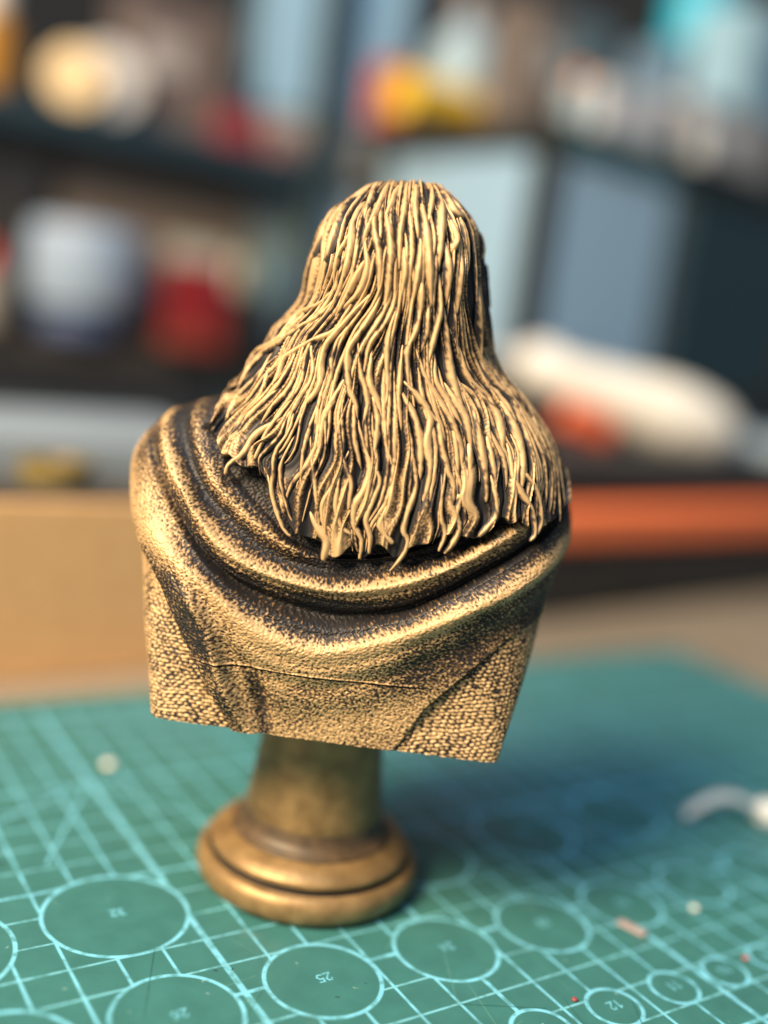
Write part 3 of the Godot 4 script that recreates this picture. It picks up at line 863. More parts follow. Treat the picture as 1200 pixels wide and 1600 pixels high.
	{w = 0.10, p = [0.586, 0.745, 0.611, 0.803, 0.619, 0.841, 0.603, 0.895, 0.598, 0.941, 0.611, 0.971, 0.603, 1.008, 0.577, 1.046]},
	{w = 0.13, p = [0.715, 0.824, 0.724, 0.870, 0.715, 0.921, 0.724, 0.975, 0.711, 1.021, 0.699, 1.038]},
	{w = 0.08, p = [0.682, 0.862, 0.682, 0.921, 0.695, 0.979, 0.686, 1.021]},
	{w = 0.09, p = [0.544, 0.912, 0.552, 0.946, 0.573, 0.971]},
	{w = 0.12, p = [0.799, 0.803, 0.799, 0.858]},
	{w = 0.09, p = [0.904, 0.812, 0.908, 0.879, 0.908, 0.925]},
]

func beyond(u: float, v: float) -> Vector3:
	# a place on the hair; past the hem it runs on straight
	var p := on_hair(u, v, hair_at)
	if v > 1.0: p += (p - on_hair(u, 0.96, hair_at)) * ((v - 1.0) / 0.04)
	return p

func lock_mesh(way: PackedVector2Array, width: float, high: float, cover: float, shift := 0.0) -> ArrayMesh:
	# a lock laid on the hair along a smooth line through the given places
	var n := way.size()
	var pts := PackedVector3Array()
	var outs := PackedVector3Array()
	var low := PackedFloat32Array()
	for i in n - 1:
		var a := way[maxi(i - 1, 0)]
		var d := way[mini(i + 2, n - 1)]
		var steps := clampi(int(beyond(way[i].x, way[i].y).distance_to(beyond(way[i + 1].x, way[i + 1].y)) * 16.0), 4, 40)
		for k in steps + (1 if i == n - 2 else 0):
			var q := way[i].cubic_interpolate(way[i + 1], a, d, float(k) / steps)
			q.x += shift
			pts.append(beyond(q.x, q.y))
			outs.append(on_hair(q.x, q.y, hair_out))
			low.append(smoothstep(0.5, 0.75, q.y) * smoothstep(1.1, 0.95, q.y))
	var nv := pts.size()
	var nu := 11
	var pos := PackedVector3Array()
	var col := PackedColorArray()
	for k in nv:
		var t := float(k) / (nv - 1)
		var dir := (pts[mini(k + 1, nv - 1)] - pts[maxi(k - 1, 0)]).normalized()
		var o := outs[k]
		var side := dir.cross(o).normalized()
		var swell := sin(PI * clampf(t * 0.94 + 0.03, 0, 1))
		var w := width * pow(swell, 0.75) * (0.95 + 0.14 * wave.get_noise_2d(way[0].x * 90.0, t * 5.0))
		var h := high * lerpf(1.0, 0.62, low[k]) * pow(swell, 0.8) * (1.0 - 0.75 * smoothstep(0.93, 0.99, absf(way[n / 2].x - 0.5) + 0.5))
		var bare := patchy.get_noise_2d(pts[k].x * 2.2 + way[0].y * 30.0, pts[k].y * 1.1) * 0.42
		for i in nu:
			var a := float(i) / (nu - 1) * 2.0 - 1.0
			var p := pts[k] + side * a * w * 0.62 + o * (pow(1.0 - a * a, 1.35) * h - 0.016 - 0.07 * pow(absf(2.0 * t - 1.0), 6.0))
			# the crest was dragged with gold, the flanks hardly
			p += o * fine.get_noise_2d(p.x * 7.0, p.y * 4.0) * 0.008
			pos.append(p)
			col.append(gold(cover + bare + 0.05 - 1.15 * pow(absf(a), 2.0), fine.get_noise_2d(p.x * 6.0, p.y * 3.0) * 0.3, p.x * 0.7, p.y * 0.7))
	return grid(nu, nv, pos, col, true)

func bust() -> void:
	burlap = noise(11, 1.0)
	crinkle = noise(12, 1.6, 2)
	fine = noise(13, 1.0)
	scales = noise(17, 1.0)
	patchy = noise(14, 0.55, 3)
	wave = noise(15, 1.0)
	strands = noise(16, 0.5)
	var m := paint(Color(1, 1, 1), 0.52, 0.22, 0.45)
	m.vertex_color_use_as_albedo = true
	var b := thing("bust", "gold drybrushed black bust of a long-haired cloaked figure seen from behind", "bust", Vector3.ZERO)
	# the turned pedestal
	var ped := grainy(Color(0.17, 0.108, 0.05), Color(0.40, 0.265, 0.122), 26.0, 0.46, 41, Vector3(1.0, 1.0, 1.0))
	ped.metallic = 0.45
	var prof := smooth_profile([Vector2(2.46, 0.0), Vector2(2.62, 0.06), Vector2(2.73, 0.24), Vector2(2.74, 0.50), Vector2(2.64, 0.68), Vector2(2.50, 0.745)], 6)
	obj("foot_ring", lathe(prof, 128), ped, b)
	obj("groove", lathe([Vector2(2.50, 0.735), Vector2(2.36, 0.77), Vector2(2.36, 0.82), Vector2(2.45, 0.86)], 128), paint(Color(0.018, 0.015, 0.014), 0.5), b)
	prof = smooth_profile([Vector2(2.45, 0.86), Vector2(2.44, 0.97), Vector2(2.28, 1.12), Vector2(2.06, 1.24), Vector2(1.98, 1.27)], 6)
	obj("shoulder_ring", lathe(prof, 128), ped, b)
	prof = smooth_profile([Vector2(1.98, 1.27), Vector2(1.96, 1.33), Vector2(1.86, 1.40), Vector2(1.76, 1.52), Vector2(1.70, 1.70), Vector2(1.68, 1.78)], 6)
	obj("cove", lathe(prof, 128), grainy(Color(0.03, 0.022, 0.016), Color(0.14, 0.09, 0.05), 30.0, 0.5, 42), b)
	prof = smooth_profile([Vector2(1.68, 1.78), Vector2(1.67, 1.95), Vector2(1.60, 2.5), Vector2(1.50, 3.4), Vector2(1.44, 4.3), Vector2(1.44, 4.74)], 6)
	obj("neck", lathe(prof, 128), ped, b)
	obj("cloak", cloak_mesh(), m, b)
	hair_surface()
	var hair := obj("hair", hair_mesh(), m, b)
	for e in STRANDS:
		var way := PackedVector2Array()
		for k in range(0, e.p.size(), 2): way.append(Vector2(e.p[k], e.p[k + 1]))
		# they run on a little at both ends, thinning out
		var first := way[0] + (way[0] - way[1]).limit_length(0.05) * 0.8
		if first.y > 0.05: way.insert(0, first)
		var n := way.size()
		way.append(way[n - 1] + (way[n - 1] - way[n - 2]).limit_length(0.05) * (0.8 if way[n - 1].y < 0.9 else 0.15))
		obj("hair_lock", lock_mesh(way, 0.04 + e.w * 1.0, 0.05 + e.w * 0.42, rng.randf_range(0.70, 0.98)), m, hair)
	# the finer ones between them
	var bands := [[0.0, 0.03, 0.2, 0.4], [0.14, 0.30, 0.16, 0.34], [0.28, 0.48, 0.2, 0.36], [0.42, 0.62, 0.2, 0.36], [0.56, 0.74, 0.18, 0.36], [0.66, 0.82, 0.16, 0.3]]
	for e in bands.size():
		var q: Array = bands[e]
		var per := 17 if e < 2 else 15
		for k in per:
			var u := (k + 0.5 + rng.randf_range(-0.8, 0.8)) / per
			var v0 := rng.randf_range(q[0], q[1])
			var v1 := minf(v0 + rng.randf_range(q[2], q[3]) * 1.25, 1.0)
			var phase := rng.randf() * TAU
			var wild := rng.randf_range(0.002, 0.010)
			var way := PackedVector2Array()
			for i in 7:
				var v := lerpf(v0, v1, i / 6.0)
				way.append(Vector2(u - sway(u, v) + wild * sin(v * 11.0 + phase) * (0.4 + v), v))
			obj("hair_lock", lock_mesh(way, rng.randf_range(0.08, 0.15), rng.randf_range(0.05, 0.085), rng.randf_range(0.5, 0.9)), m, hair)
	for k in 9:
		var u := 0.905 + 0.011 * k
		var v0 := rng.randf_range(0.5, 0.72)
		var way := PackedVector2Array()
		for i in 6:
			way.append(Vector2(u + 0.004 * sin(i * 1.3 + k), lerpf(v0, rng.randf_range(0.95, 1.02), i / 5.0)))
		obj("hair_lock", lock_mesh(way, rng.randf_range(0.12, 0.2), rng.randf_range(0.10, 0.16), rng.randf_range(0.6, 0.9)), m, hair)
	# the side turned away: a plain face among the hair
	var fp := PackedVector3Array()
	for j in 25:
		var y := lerpf(12.6, 15.9, j / 24.0)
		var q := (y - 14.25) / 1.75
		for i in 33:
			var a := (i / 32.0 - 0.5) * PI
			var w := 1.35 * sqrt(maxf(1.0 - q * q, 0.0))
			var nose := 0.55 * exp(-pow(a / 0.16, 2.0)) * smoothstep(14.7, 13.75, y) * smoothstep(13.4, 13.6, y)
			var brow := 0.12 * exp(-pow((y - 14.75) / 0.16, 2.0)) - 0.2 * exp(-pow((absf(a) - 0.42) / 0.2, 2.0) - pow((y - 14.4) / 0.2, 2.0))
			fp.append(Vector3(0.37 - sin(a) * w, y, -0.9 - cos(a) * (1.5 * sqrt(maxf(1.0 - q * q, 0.0)) + nose + brow)))
	var fcol := PackedColorArray()
	for p in fp: fcol.append(gold(0.75, 0.0, p.x, p.y))
	obj("face", grid(33, 25, fp, fcol), m, b)

# ---------------------------------------------------------------- behind the mat
func boxy(called: String, label: String, category: String, size: Vector3, c: Color, at: Vector3, turn := 34.0, rough := 0.6, r := 0.15, group := "") -> MeshInstance3D:
	var o := obj(called, soft_box(size, r), grainy(c * 0.86, c * 1.08, 14.0, rough, 20 + int(at.x * 3) % 17))
	o.position = at * S
	o.rotation_degrees.y = turn
	tag(o, label, category, group)
	return o

func turned(keys: Array, called: String, c: Color, parent: Node3D, rough := 0.45) -> MeshInstance3D:
	return obj(called, lathe(smooth_profile(keys, 5), 40), paint(c, rough), parent)

func cyl(r: float, y0: float, y1: float, b := 0.12) -> ArrayMesh:
	return lathe([Vector2(0.001, y0), Vector2(r - b, y0), Vector2(r, y0 + b), Vector2(r, y1 - b), Vector2(r - b, y1), Vector2(0.001, y1)], 40)

func place(o: Node3D, at: Vector3, euler := Vector3.ZERO) -> Node3D:
	o.position = at * S
	o.rotation_degrees = euler
	return o

func background() -> void:
	# on the desk, left: a cardboard box, a grey case and a bit of yellow tape
	var t := thing("cardboard_box", "plain tan cardboard box on the desk left of the bust", "box", Vector3(-13.2, -0.31, -12.2), 36.0)
	obj("carton", soft_box(Vector3(19, 6.45, 4.6), 0.08), grainy(Color(0.56, 0.335, 0.165), Color(0.66, 0.41, 0.205), 20.0, 0.8, 31), t)
	place(obj("box_top_shade", soft_box(Vector3(18.6, 0.12, 4.2), 0.03), grainy(Color(0.03, 0.028, 0.026), Color(0.05, 0.045, 0.04), 20.0, 0.9, 32), t), Vector3(0, 6.47, -0.05))  # added dark sheet: the shade on the box top, put into colour
	t = thing("tape_roll", "small roll of yellow tape on top of the cardboard box", "tape", Vector3(-11.6, 6.28, -14.4), 36.0)
	obj("tape", lathe([Vector2(0.7, 0.0), Vector2(1.25, 0.0), Vector2(1.3, 0.06), Vector2(1.3, 0.75), Vector2(1.25, 0.8), Vector2(0.7, 0.8), Vector2(0.7, 0.0)], 40), paint(Color(0.17, 0.125, 0.03), 0.6), t)
	obj("core", lathe([Vector2(0.6, 0.02), Vector2(0.69, 0.02), Vector2(0.69, 0.78), Vector2(0.6, 0.78), Vector2(0.6, 0.02)], 40), paint(Color(0.35, 0.25, 0.15), 0.8), t)
	t = thing("storage_case", "flat blue-grey plastic case behind the cardboard box", "case", Vector3(-19.5, -0.31, -22.0), 36.0)
	obj("tray", soft_box(Vector3(24, 5.2, 8), 0.3), paint(Color(0.10, 0.12, 0.145), 0.5), t)
	place(obj("lid", soft_box(Vector3(24.4, 2.3, 8.4), 0.35), paint(Color(0.25, 0.31, 0.38), 0.45), t), Vector3(0, 5.25, 0))
	for s in [-6.0, 6.0]:
		place(obj("latch", soft_box(Vector3(1.6, 1.2, 0.3), 0.08), paint(Color(0.08, 0.09, 0.11), 0.5), t), Vector3(s, 4.6, 4.35))
	# on the desk, right: the black case with its orange band and the white tool on its lid
	t = thing("tool_case", "black hard case with a wide orange band, right of the bust", "tool case", Vector3(15.6, -0.31, -42.8), 41.0)
	obj("tray", soft_box(Vector3(30, 3.9, 13), 0.3), paint(Color(0.016, 0.016, 0.018), 0.5), t)
	place(obj("band", soft_box(Vector3(30.5, 2.1, 13.5), 0.35), paint(Color(0.93, 0.215, 0.08), 0.45), t), Vector3(0, 3.88, 0))
	place(obj("lid", soft_box(Vector3(30, 2.5, 12.4), 0.4), paint(Color(0.020, 0.021, 0.024), 0.55), t), Vector3(0, 5.96, -0.4))
	for s in [-8.0, 10.0]:
		place(obj("latch", soft_box(Vector3(2.2, 1.5, 0.4), 0.1), paint(Color(0.016, 0.016, 0.018), 0.5), t), Vector3(s, 2.0, 6.75))
	t = thing("glue_gun", "white hot glue gun with an orange trigger lying on the black case", "glue gun", Vector3(15.2, 8.25, -44.0), 20.0)
	var lay := Vector3(0, 0, 79)
	place(turned([Vector2(0.3, -8.6), Vector2(1.5, -8.3), Vector2(2.2, -6.5), Vector2(2.45, -3.5), Vector2(2.1, -0.5), Vector2(1.75, 2.6), Vector2(1.55, 5.0), Vector2(1.2, 7.4), Vector2(0.6, 8.2)], "housing", Color(0.86, 0.84, 0.80), t), Vector3(-0.4, 2.6, 0), lay)
	place(turned([Vector2(0.9, 7.6), Vector2(0.85, 8.4), Vector2(0.4, 9.4), Vector2(0.2, 9.9), Vector2(0.001, 9.9)], "nozzle", Color(0.35, 0.36, 0.38), t), Vector3(-0.4, 2.6, 0), lay)
	place(turned([Vector2(0.01, -1.6), Vector2(1.2, -1.3), Vector2(1.7, 0.0), Vector2(1.3, 1.4), Vector2(0.01, 1.7)], "rear_cap", Color(0.78, 0.78, 0.78), t), Vector3(-5.4, 3.9, -1.4), Vector3(0, 0, 75))
	place(obj("trigger", soft_box(Vector3(4.0, 1.9, 1.2), 0.4), paint(Color(0.62, 0.10, 0.03), 0.45), t), Vector3(-3.6, 0.05, 1.3), Vector3(0, 0, -14))
	place(turned([Vector2(0.8, 0.0), Vector2(1.2, 0.4), Vector2(1.35, 3.0), Vector2(1.1, 5.6), Vector2(0.3, 6.0)], "handle", Color(0.72, 0.72, 0.72), t), Vector3(2.0, 1.4, 1.6), Vector3(0, 30, -80))
	boxy("notebook", "pale blue notepad at the right end of the black case", "notepad", Vector3(7, 1.2, 9), Color(0.30, 0.40, 0.50), Vector3(27.2, 8.16, -51.0), 60.0)
	# the rack at the back on the left: posts and three boards
	t = thing("storage_rack", "dark blue metal rack with two boards, at the back on the left", "rack", Vector3(-24.5, -0.31, -60.5), 34.16)
	var steel := paint(Color(0.010, 0.030, 0.050), 0.5)
	place(obj("board", soft_box(Vector3(46, 1.8, 18), 0.15), steel, t), Vector3(-8.5, 23.6, 0))
	place(obj("board", soft_box(Vector3(46, 1.6, 18), 0.15), paint(Color(0.035, 0.030, 0.028), 0.6), t), Vector3(-8.5, 8.5, 0))
	for p in [Vector2(14.4, 8.2), Vector2(14.4, -8.2), Vector2(-31.4, 8.2), Vector2(-31.4, -8.2)]:
		place(obj("post", soft_box(Vector3(1.6, 42, 1.6), 0.1), paint(Color(0.015, 0.035, 0.045), 0.5), t), Vector3(p.x, 0, p.y))
	# on its lower board
	t = thing("white_jar", "white plastic tub standing on a blue lid on the lower board of the rack", "tub", Vector3(-23.0, 10.0, -53.0), 20.0)
	turned([Vector2(3.0, 0.0), Vector2(3.1, 0.1), Vector2(3.0, 1.6), Vector2(0.5, 1.7)], "blue_lid", Color(0.05, 0.09, 0.22), t)
	turned([Vector2(0.5, 1.72), Vector2(3.4, 1.75), Vector2(3.9, 2.4), Vector2(4.2, 4.0), Vector2(4.2, 6.6), Vector2(3.6, 7.6), Vector2(0.01, 7.8)], "tub", Color(0.25, 0.34, 0.49), t)
	t = thing("red_box", "dark red carton with an orange foot beside the white tub", "carton", Vector3(-14.9, 10.0, -54.0), 34.0)
	obj("foot", soft_box(Vector3(4.1, 1.4, 3.0), 0.1), paint(Color(0.20, 0.03, 0.02), 0.6), t)
	place(obj("carton", soft_box(Vector3(3.9, 4.6, 2.8), 0.1), paint(Color(0.18, 0.006, 0.012), 0.5), t), Vector3(0, 1.42, 0))
	boxy("brown_carton", "brownish grey carton standing at the back of the rack's lower board", "carton", Vector3(15, 12.6, 5), Color(0.16, 0.13, 0.115), Vector3(-20.5, 10.0, -61.0))
	boxy("black_carton", "black carton at the left end of the rack's lower board", "carton", Vector3(9, 9.0, 8), Color(0.015, 0.015, 0.018), Vector3(-31.5, 10.0, -51.0))
	# on its upper board
	t = thing("filament_spool", "cream disc-faced spool in a white drum on the upper board of the rack", "spool", Vector3(-24.6, 25.12, -54.6), 22.0)
	place(obj("drum", cyl(2.6, 0, 4.2, 0.2), paint(Color(0.50, 0.50, 0.53), 0.5), t), Vector3(1.6, 2.6, -2.6), Vector3(90, 0, 0))
	place(obj("face", cyl(2.15, 0, 0.7, 0.25), paint(Color(0.68, 0.53, 0.33), 0.5), t), Vector3(-0.6, 2.2, 2.2), Vector3(90, 0, 0))
	t = thing("amber_bottle", "amber bottle with a white cap at the left end of the upper board", "bottle", Vector3(-30.0, 25.12, -50.6), 0.0)
	turned([Vector2(0.01, 0.0), Vector2(1.9, 0.0), Vector2(2.0, 0.3), Vector2(2.0, 4.2), Vector2(1.2, 5.2), Vector2(1.0, 5.6)], "glass", Color(0.42, 0.20, 0.03), t, 0.2)
	turned([Vector2(1.3, 5.4), Vector2(1.35, 5.6), Vector2(1.3, 8.4), Vector2(0.01, 8.5)], "cap", Color(0.66, 0.66, 0.66), t)
	boxy("mauve_carton", "brownish mauve carton behind the spool on the upper board", "carton", Vector3(8.0, 9.6, 5), Color(0.115, 0.09, 0.09), Vector3(-20.0, 25.12, -60.0))
	boxy("red_tin", "small dark red tin at the right end of the upper board", "tin", Vector3(3.4, 2.8, 3), Color(0.22, 0.02, 0.03), Vector3(-14.6, 25.12, -60.6))
	boxy("pink_tin", "small dull pink tin right of the dark red tin", "tin", Vector3(2.6, 2.2, 3), Color(0.26, 0.14, 0.14), Vector3(-11.5, 25.12, -62.5))
	# in the middle: a blue-grey cabinet with a clear bin on top
	t = thing("cabinet", "blue-grey cabinet in the middle behind the bust", "cabinet", Vector3(-6.0, -0.31, -72.0), 20.0)
	obj("body", soft_box(Vector3(21, 24.5, 12), 0.3), paint(Color(0.13, 0.20, 0.26), 0.5), t)
	place(obj("drawer_front", soft_box(Vector3(18.6, 6.4, 0.6), 0.2), paint(Color(0.15, 0.23, 0.29), 0.5), t), Vector3(0, 1.0, 6.3))
	place(obj("drawer_front", soft_box(Vector3(18.6, 6.4, 0.6), 0.2), paint(Color(0.15, 0.23, 0.29), 0.5), t), Vector3(0, 8.2, 6.3))
	place(obj("door", soft_box(Vector3(13.5, 7.4, 0.6), 0.2), paint(Color(0.42, 0.56, 0.70), 0.4), t), Vector3(1.8, 15.9, 6.3))
	for y in [4.2, 11.4]:
		place(obj("handle", soft_box(Vector3(4, 0.6, 0.6), 0.2), paint(Color(0.02, 0.02, 0.02), 0.4), t), Vector3(0, y, 6.95))
	t = thing("clear_bin", "pale blue plastic bin on top of the blue-grey cabinet", "bin", Vector3(-8.9, 24.25, -68.0), 20.0)
	obj("base", soft_box(Vector3(11.0, 4.4, 8), 0.3), paint(Color(0.26, 0.28, 0.30), 0.5), t)
	place(obj("bin", soft_box(Vector3(11.6, 13.0, 8.4), 0.6), paint(Color(0.21, 0.37, 0.56), 0.35), t), Vector3(0, 4.42, 0))
	# right: the printer enclosure, one corner towards the mat
	t = thing("enclosure", "dark framed enclosure with pale blue side panels, one corner forward", "enclosure", Vector3(8.5, -0.31, -48.0), 40.0)
	var frame := paint(Color(0.018, 0.020, 0.022), 0.5)
	var blue := paint(Color(0.27, 0.43, 0.61), 0.3)
	place(obj("plinth", soft_box(Vector3(34, 12.0, 20), 0.2), frame, t), Vector3(17, 0, -10))
	place(obj("core", soft_box(Vector3(32.4, 15.6, 18.4), 0.2), paint(Color(0.010, 0.026, 0.036), 0.4), t), Vector3(17, 12.02, -10))
	place(obj("top_frame", soft_box(Vector3(34, 2.0, 20), 0.2), paint(Color(0.012, 0.014, 0.016), 0.5), t), Vector3(17, 26.6, -10))
	for p in [Vector2(0.75, -0.75), Vector2(33.2, -0.75), Vector2(0.75, -19.2), Vector2(33.2, -19.2)]:
		place(obj("post", soft_box(Vector3(1.5, 14.5, 1.5), 0.1), frame, t), Vector3(p.x, 12.04, p.y))
	place(obj("side_panel", soft_box(Vector3(12.0, 14.3, 0.4), 0.1), blue, t), Vector3(7.5, 12.1, -0.35))
	place(obj("middle_bar", soft_box(Vector3(2.6, 14.3, 0.5), 0.1), paint(Color(0.06, 0.09, 0.11), 0.5), t), Vector3(14.85, 12.1, -0.4))
	place(obj("dark_panel", soft_box(Vector3(15.5, 14.3, 0.4), 0.1), paint(Color(0.010, 0.032, 0.045), 0.3), t), Vector3(24.0, 12.1, -0.35))
	place(obj("side_panel", soft_box(Vector3(0.4, 14.3, 15.0), 0.1), blue, t), Vector3(0.35, 12.1, -9.6))
	place(obj("teal_edge", soft_box(Vector3(13, 1.3, 0.4), 0.1), paint(Color(0.012, 0.075, 0.095), 0.45), t), Vector3(7.4, 27.0, 0.22))
	# on top of it
	t = thing("yellow_spool", "bright yellow spool on top of the enclosure's far left corner", "spool", Vector3(0.6, 28.32, -57.5), 40.0)
	place(obj("winding", cyl(1.45, 0, 6.2, 0.1), paint(Color(0.70, 0.44, 0.02), 0.45), t), Vector3(-3.1, 1.6, 0), Vector3(0, 0, -90))
	for x in [-3.4, 3.12]:
		place(obj("flange", cyl(1.6, 0, 0.28, 0.05), paint(Color(0.74, 0.48, 0.04), 0.45), t), Vector3(x, 1.6, 0), Vector3(0, 0, -90))
	boxy("orange_carton", "small orange-red carton left of the yellow spool", "carton", Vector3(2.2, 4.6, 2.4), Color(0.42, 0.08, 0.05), Vector3(-3.2, 28.32, -61.0), 40.0)
	t = thing("spray_bottle", "pale blue-white bottle behind the yellow spool", "bottle", Vector3(2.2, 28.32, -61.5), 0.0)
	turned([Vector2(0.01, 0.0), Vector2(2.6, 0.0), Vector2(2.7, 0.4), Vector2(2.7, 6.0), Vector2(1.6, 7.6), Vector2(1.1, 8.2)], "bottle", Color(0.28, 0.40, 0.50), t)
	turned([Vector2(1.3, 8.0), Vector2(1.3, 9.5), Vector2(0.9, 10.6), Vector2(0.01, 10.7)], "cap", Color(0.2, 0.2, 0.22), t)
	boxy("kraft_carton", "greyish brown carton standing at the enclosure's front corner", "carton", Vector3(3.8, 8.0, 4), Color(0.13, 0.11, 0.105), Vector3(6.4, 28.32, -54.6), 40.0)
	boxy("white_bin", "long greyish white bin along the enclosure's right edge", "bin", Vector3(8.6, 3.6, 6), Color(0.48, 0.51, 0.58), Vector3(13.2, 28.32, -56.6), 40.0)
	boxy("grey_bin", "mid grey bin at the right end of the enclosure top", "bin", Vector3(11, 4.6, 6), Color(0.26, 0.27, 0.30), Vector3(21.8, 28.32, -62.5), 40.0)
	boxy("blue_carton", "dull blue carton stacked behind the white bin", "carton", Vector3(8, 9.8, 5), Color(0.12, 0.21, 0.32), Vector3(20.2, 28.32, -68.2), 40.0)
	boxy("slate_carton", "slate blue carton behind the brown carton", "carton", Vector3(8, 11.0, 4), Color(0.10, 0.15, 0.19), Vector3(10.0, 28.32, -66.5), 40.0)
	t = thing("cyan_jar", "bright cyan jar on the dull blue carton", "jar", Vector3(20.6, 38.15, -67.0), 0.0)
	turned([Vector2(0.01, 0.0), Vector2(2.5, 0.0), Vector2(2.7, 0.4), Vector2(2.7, 4.0), Vector2(2.2, 4.6)], "jar", Color(0.02, 0.42, 0.62), t)
	turned([Vector2(2.3, 4.5), Vector2(2.4, 4.7), Vector2(2.3, 5.6), Vector2(0.01, 5.7)], "lid", Color(0.1, 0.45, 0.6), t)
	boxy("sky_blue_carton", "light blue carton on the mid grey bin", "carton", Vector3(7, 7.5, 5), Color(0.26, 0.44, 0.58), Vector3(24.0, 32.95, -64.0), 40.0)

func clutter() -> void:
	# paper labels on the cartons and small things between them
	for e in [["brown_carton", Vector3(3.0, 4.5, 2.56), Vector3(5.0, 3.4, 0.05), Color(0.40, 0.42, 0.44)], ["mauve_carton", Vector3(-1.2, 4.2, 2.56), Vector3(3.4, 2.6, 0.05), Color(0.32, 0.30, 0.32)], ["kraft_carton", Vector3(0.4, 3.2, 2.06), Vector3(2.2, 2.6, 0.05), Color(0.36, 0.36, 0.37)],
			["blue_carton", Vector3(-1.0, 2.4, 2.56), Vector3(3.4, 3.0, 0.05), Color(0.42, 0.48, 0.55)], ["grey_bin", Vector3(-2.0, 1.0, 3.06), Vector3(3.6, 2.2, 0.05), Color(0.55, 0.56, 0.58)], ["sky_blue_carton", Vector3(0.8, 2.0, 2.56), Vector3(3.2, 2.8, 0.05), Color(0.14, 0.26, 0.40)]]:
		place(obj("paper_label", soft_box(e[2], 0.02), paint(e[3], 0.7), get_node(e[0])), e[1])
	var t := thing("pen_cup", "black cup of pens beside the red carton on the rack's lower board", "pen cup", Vector3(-11.6, 10.0, -58.6))
	turned([Vector2(0.01, 0.0), Vector2(1.5, 0.0), Vector2(1.6, 0.2), Vector2(1.6, 4.0), Vector2(1.45, 4.0), Vector2(1.4, 0.5)], "cup", Color(0.02, 0.02, 0.022), t)
	var inks := [Color(0.05, 0.12, 0.4), Color(0.1, 0.1, 0.1), Color(0.55, 0.55, 0.55), Color(0.5, 0.35, 0.03), Color(0.03, 0.2, 0.12)]
	for k in 5:
		place(obj("pen", cyl(0.35, 0, 6.6, 0.08), paint(inks[k], 0.4), t), Vector3(cos(k * 1.3) * 0.7, 0.5, sin(k * 1.3) * 0.7), Vector3(8 * sin(k * 1.3), 0, -8 * cos(k * 1.3)))
	t = thing("small_bottle", "small white dropper bottle in front of the black carton", "bottle", Vector3(-27.6, 10.0, -47.6))
	turned([Vector2(0.01, 0.0), Vector2(1.1, 0.0), Vector2(1.2, 0.2), Vector2(1.2, 3.0), Vector2(0.6, 3.8)], "bottle", Color(0.24, 0.23, 0.22), t)
	turned([Vector2(0.55, 3.6), Vector2(0.5, 4.6), Vector2(0.15, 5.6), Vector2(0.01, 5.6)], "nozzle", Color(0.5, 0.06, 0.05), t)
	for e in [["orange-capped glue bottle in front of the long greyish white bin", Vector3(10.2, 28.32, -52.4), Color(0.20, 0.30, 0.38), Color(0.55, 0.2, 0.03)], ["white-capped dark bottle at the right end of the greyish white bin", Vector3(17.6, 28.32, -57.0), Color(0.03, 0.04, 0.06), Color(0.62, 0.63, 0.66)], ["blue-capped clear bottle left of the mid grey bin", Vector3(20.2, 28.32, -57.6), Color(0.36, 0.40, 0.44), Color(0.03, 0.2, 0.5)]]:
		t = thing("glue_bottle", e[0], "bottle", e[1], 0.0, "little bottles along the enclosure's right edge")
		turned([Vector2(0.01, 0.0), Vector2(0.8, 0.0), Vector2(0.85, 0.15), Vector2(0.85, 2.4), Vector2(0.45, 3.0)], "bottle", e[2], t)
		turned([Vector2(0.5, 2.9), Vector2(0.5, 3.9), Vector2(0.01, 4.0)], "cap", e[3], t)
	t = thing("cable", "black cable hanging down the blue-grey cabinet's right side", "cable", Vector3(2.8, 24.3, -66.2))
	var pos := PackedVector3Array()
	for k in 41:
		var a := k / 40.0
		var c := Vector3(0.8 * sin(a * 7.0), -0.2 - a * 15.0, 0.4 * cos(a * 5.0))
		for i in 9: pos.append(c + Vector3(cos(TAU * i / 8.0), 0, sin(TAU * i / 8.0)) * 0.28)
	obj("cord", grid(9, 41, pos), paint(Color(0.012, 0.012, 0.013), 0.4), t)

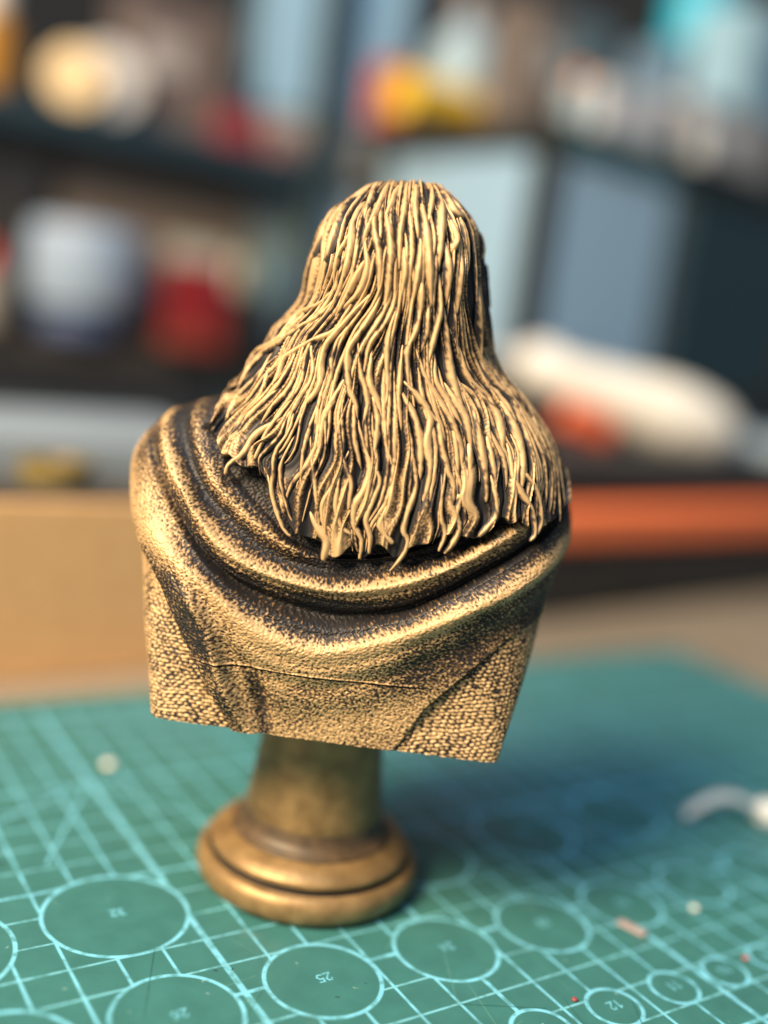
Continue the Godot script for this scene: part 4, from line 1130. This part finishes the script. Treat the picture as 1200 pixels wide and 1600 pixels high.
func scraps() -> void:
	# a bent clip of frosted plastic with a white bead at its end
	var t := thing("plastic_clip", "bent frosted plastic clip with a white bead end, far right on the mat", "clip", Vector3(12.6, 0.0, -6.4))
	var pos := PackedVector3Array()
	for k in 25:
		var a := k / 24.0
		var c := Vector3(lerpf(-1.45, 1.35, a), 0.18 + 0.55 * sin(a * PI), 0.35 - 0.5 * sin(a * PI * 0.9))
		for i in 9:
			var b := TAU * i / 8.0
			pos.append(c + Vector3(0, sin(b) * 0.12, cos(b) * 0.30))
	var frost := paint(Color(0.62, 0.66, 0.68), 0.35)
	frost.transparency = BaseMaterial3D.TRANSPARENCY_ALPHA
	frost.albedo_color.a = 0.6
	obj("strip", grid(9, 25, pos), frost, t)
	place(obj("bead", lathe(smooth_profile([Vector2(0.001, 0.0), Vector2(0.32, 0.06), Vector2(0.48, 0.36), Vector2(0.34, 0.68), Vector2(0.001, 0.76)], 5), 24), paint(Color(0.85, 0.86, 0.86), 0.25), t), Vector3(1.25, 0.0, -0.1))
	var crumb := SphereMesh.new()
	crumb.radius = 0.14 * S
	crumb.height = 0.2 * S
	crumb.radial_segments = 10
	crumb.rings = 6
	for e in [["pale crumb on the mat left of the pedestal", Vector3(-6.2, 0.09, -4.3), 1.3, Color(0.8, 0.76, 0.7)], ["pale crumb on the mat beside the far circles on the right", Vector3(10.0, 0.06, -0.6), 0.8, Color(0.7, 0.75, 0.7)],
			["red crumb by the small circles at the mat's right", Vector3(10.7, 0.04, 1.4), 0.55, Color(0.4, 0.06, 0.06)], ["dark red crumb near the front small circles", Vector3(6.2, 0.04, 3.95), 0.5, Color(0.25, 0.05, 0.06)]]:
		var o := obj("crumb", crumb, paint(e[3], 0.4))
		o.position = e[1] * S
		o.scale = Vector3(e[2], e[2] * 0.8, e[2])
		tag(o, e[0], "crumb", "crumbs on the mat")
	var sc := obj("plastic_scrap", soft_box(Vector3(0.75, 0.08, 0.28), 0.03), paint(Color(0.30, 0.25, 0.26), 0.6))
	sc.position = Vector3(8.1, 0.01, 0.75) * S
	sc.rotation_degrees.y = -40
	tag(sc, "small pinkish plastic scrap lying across the bold grid line", "scrap")
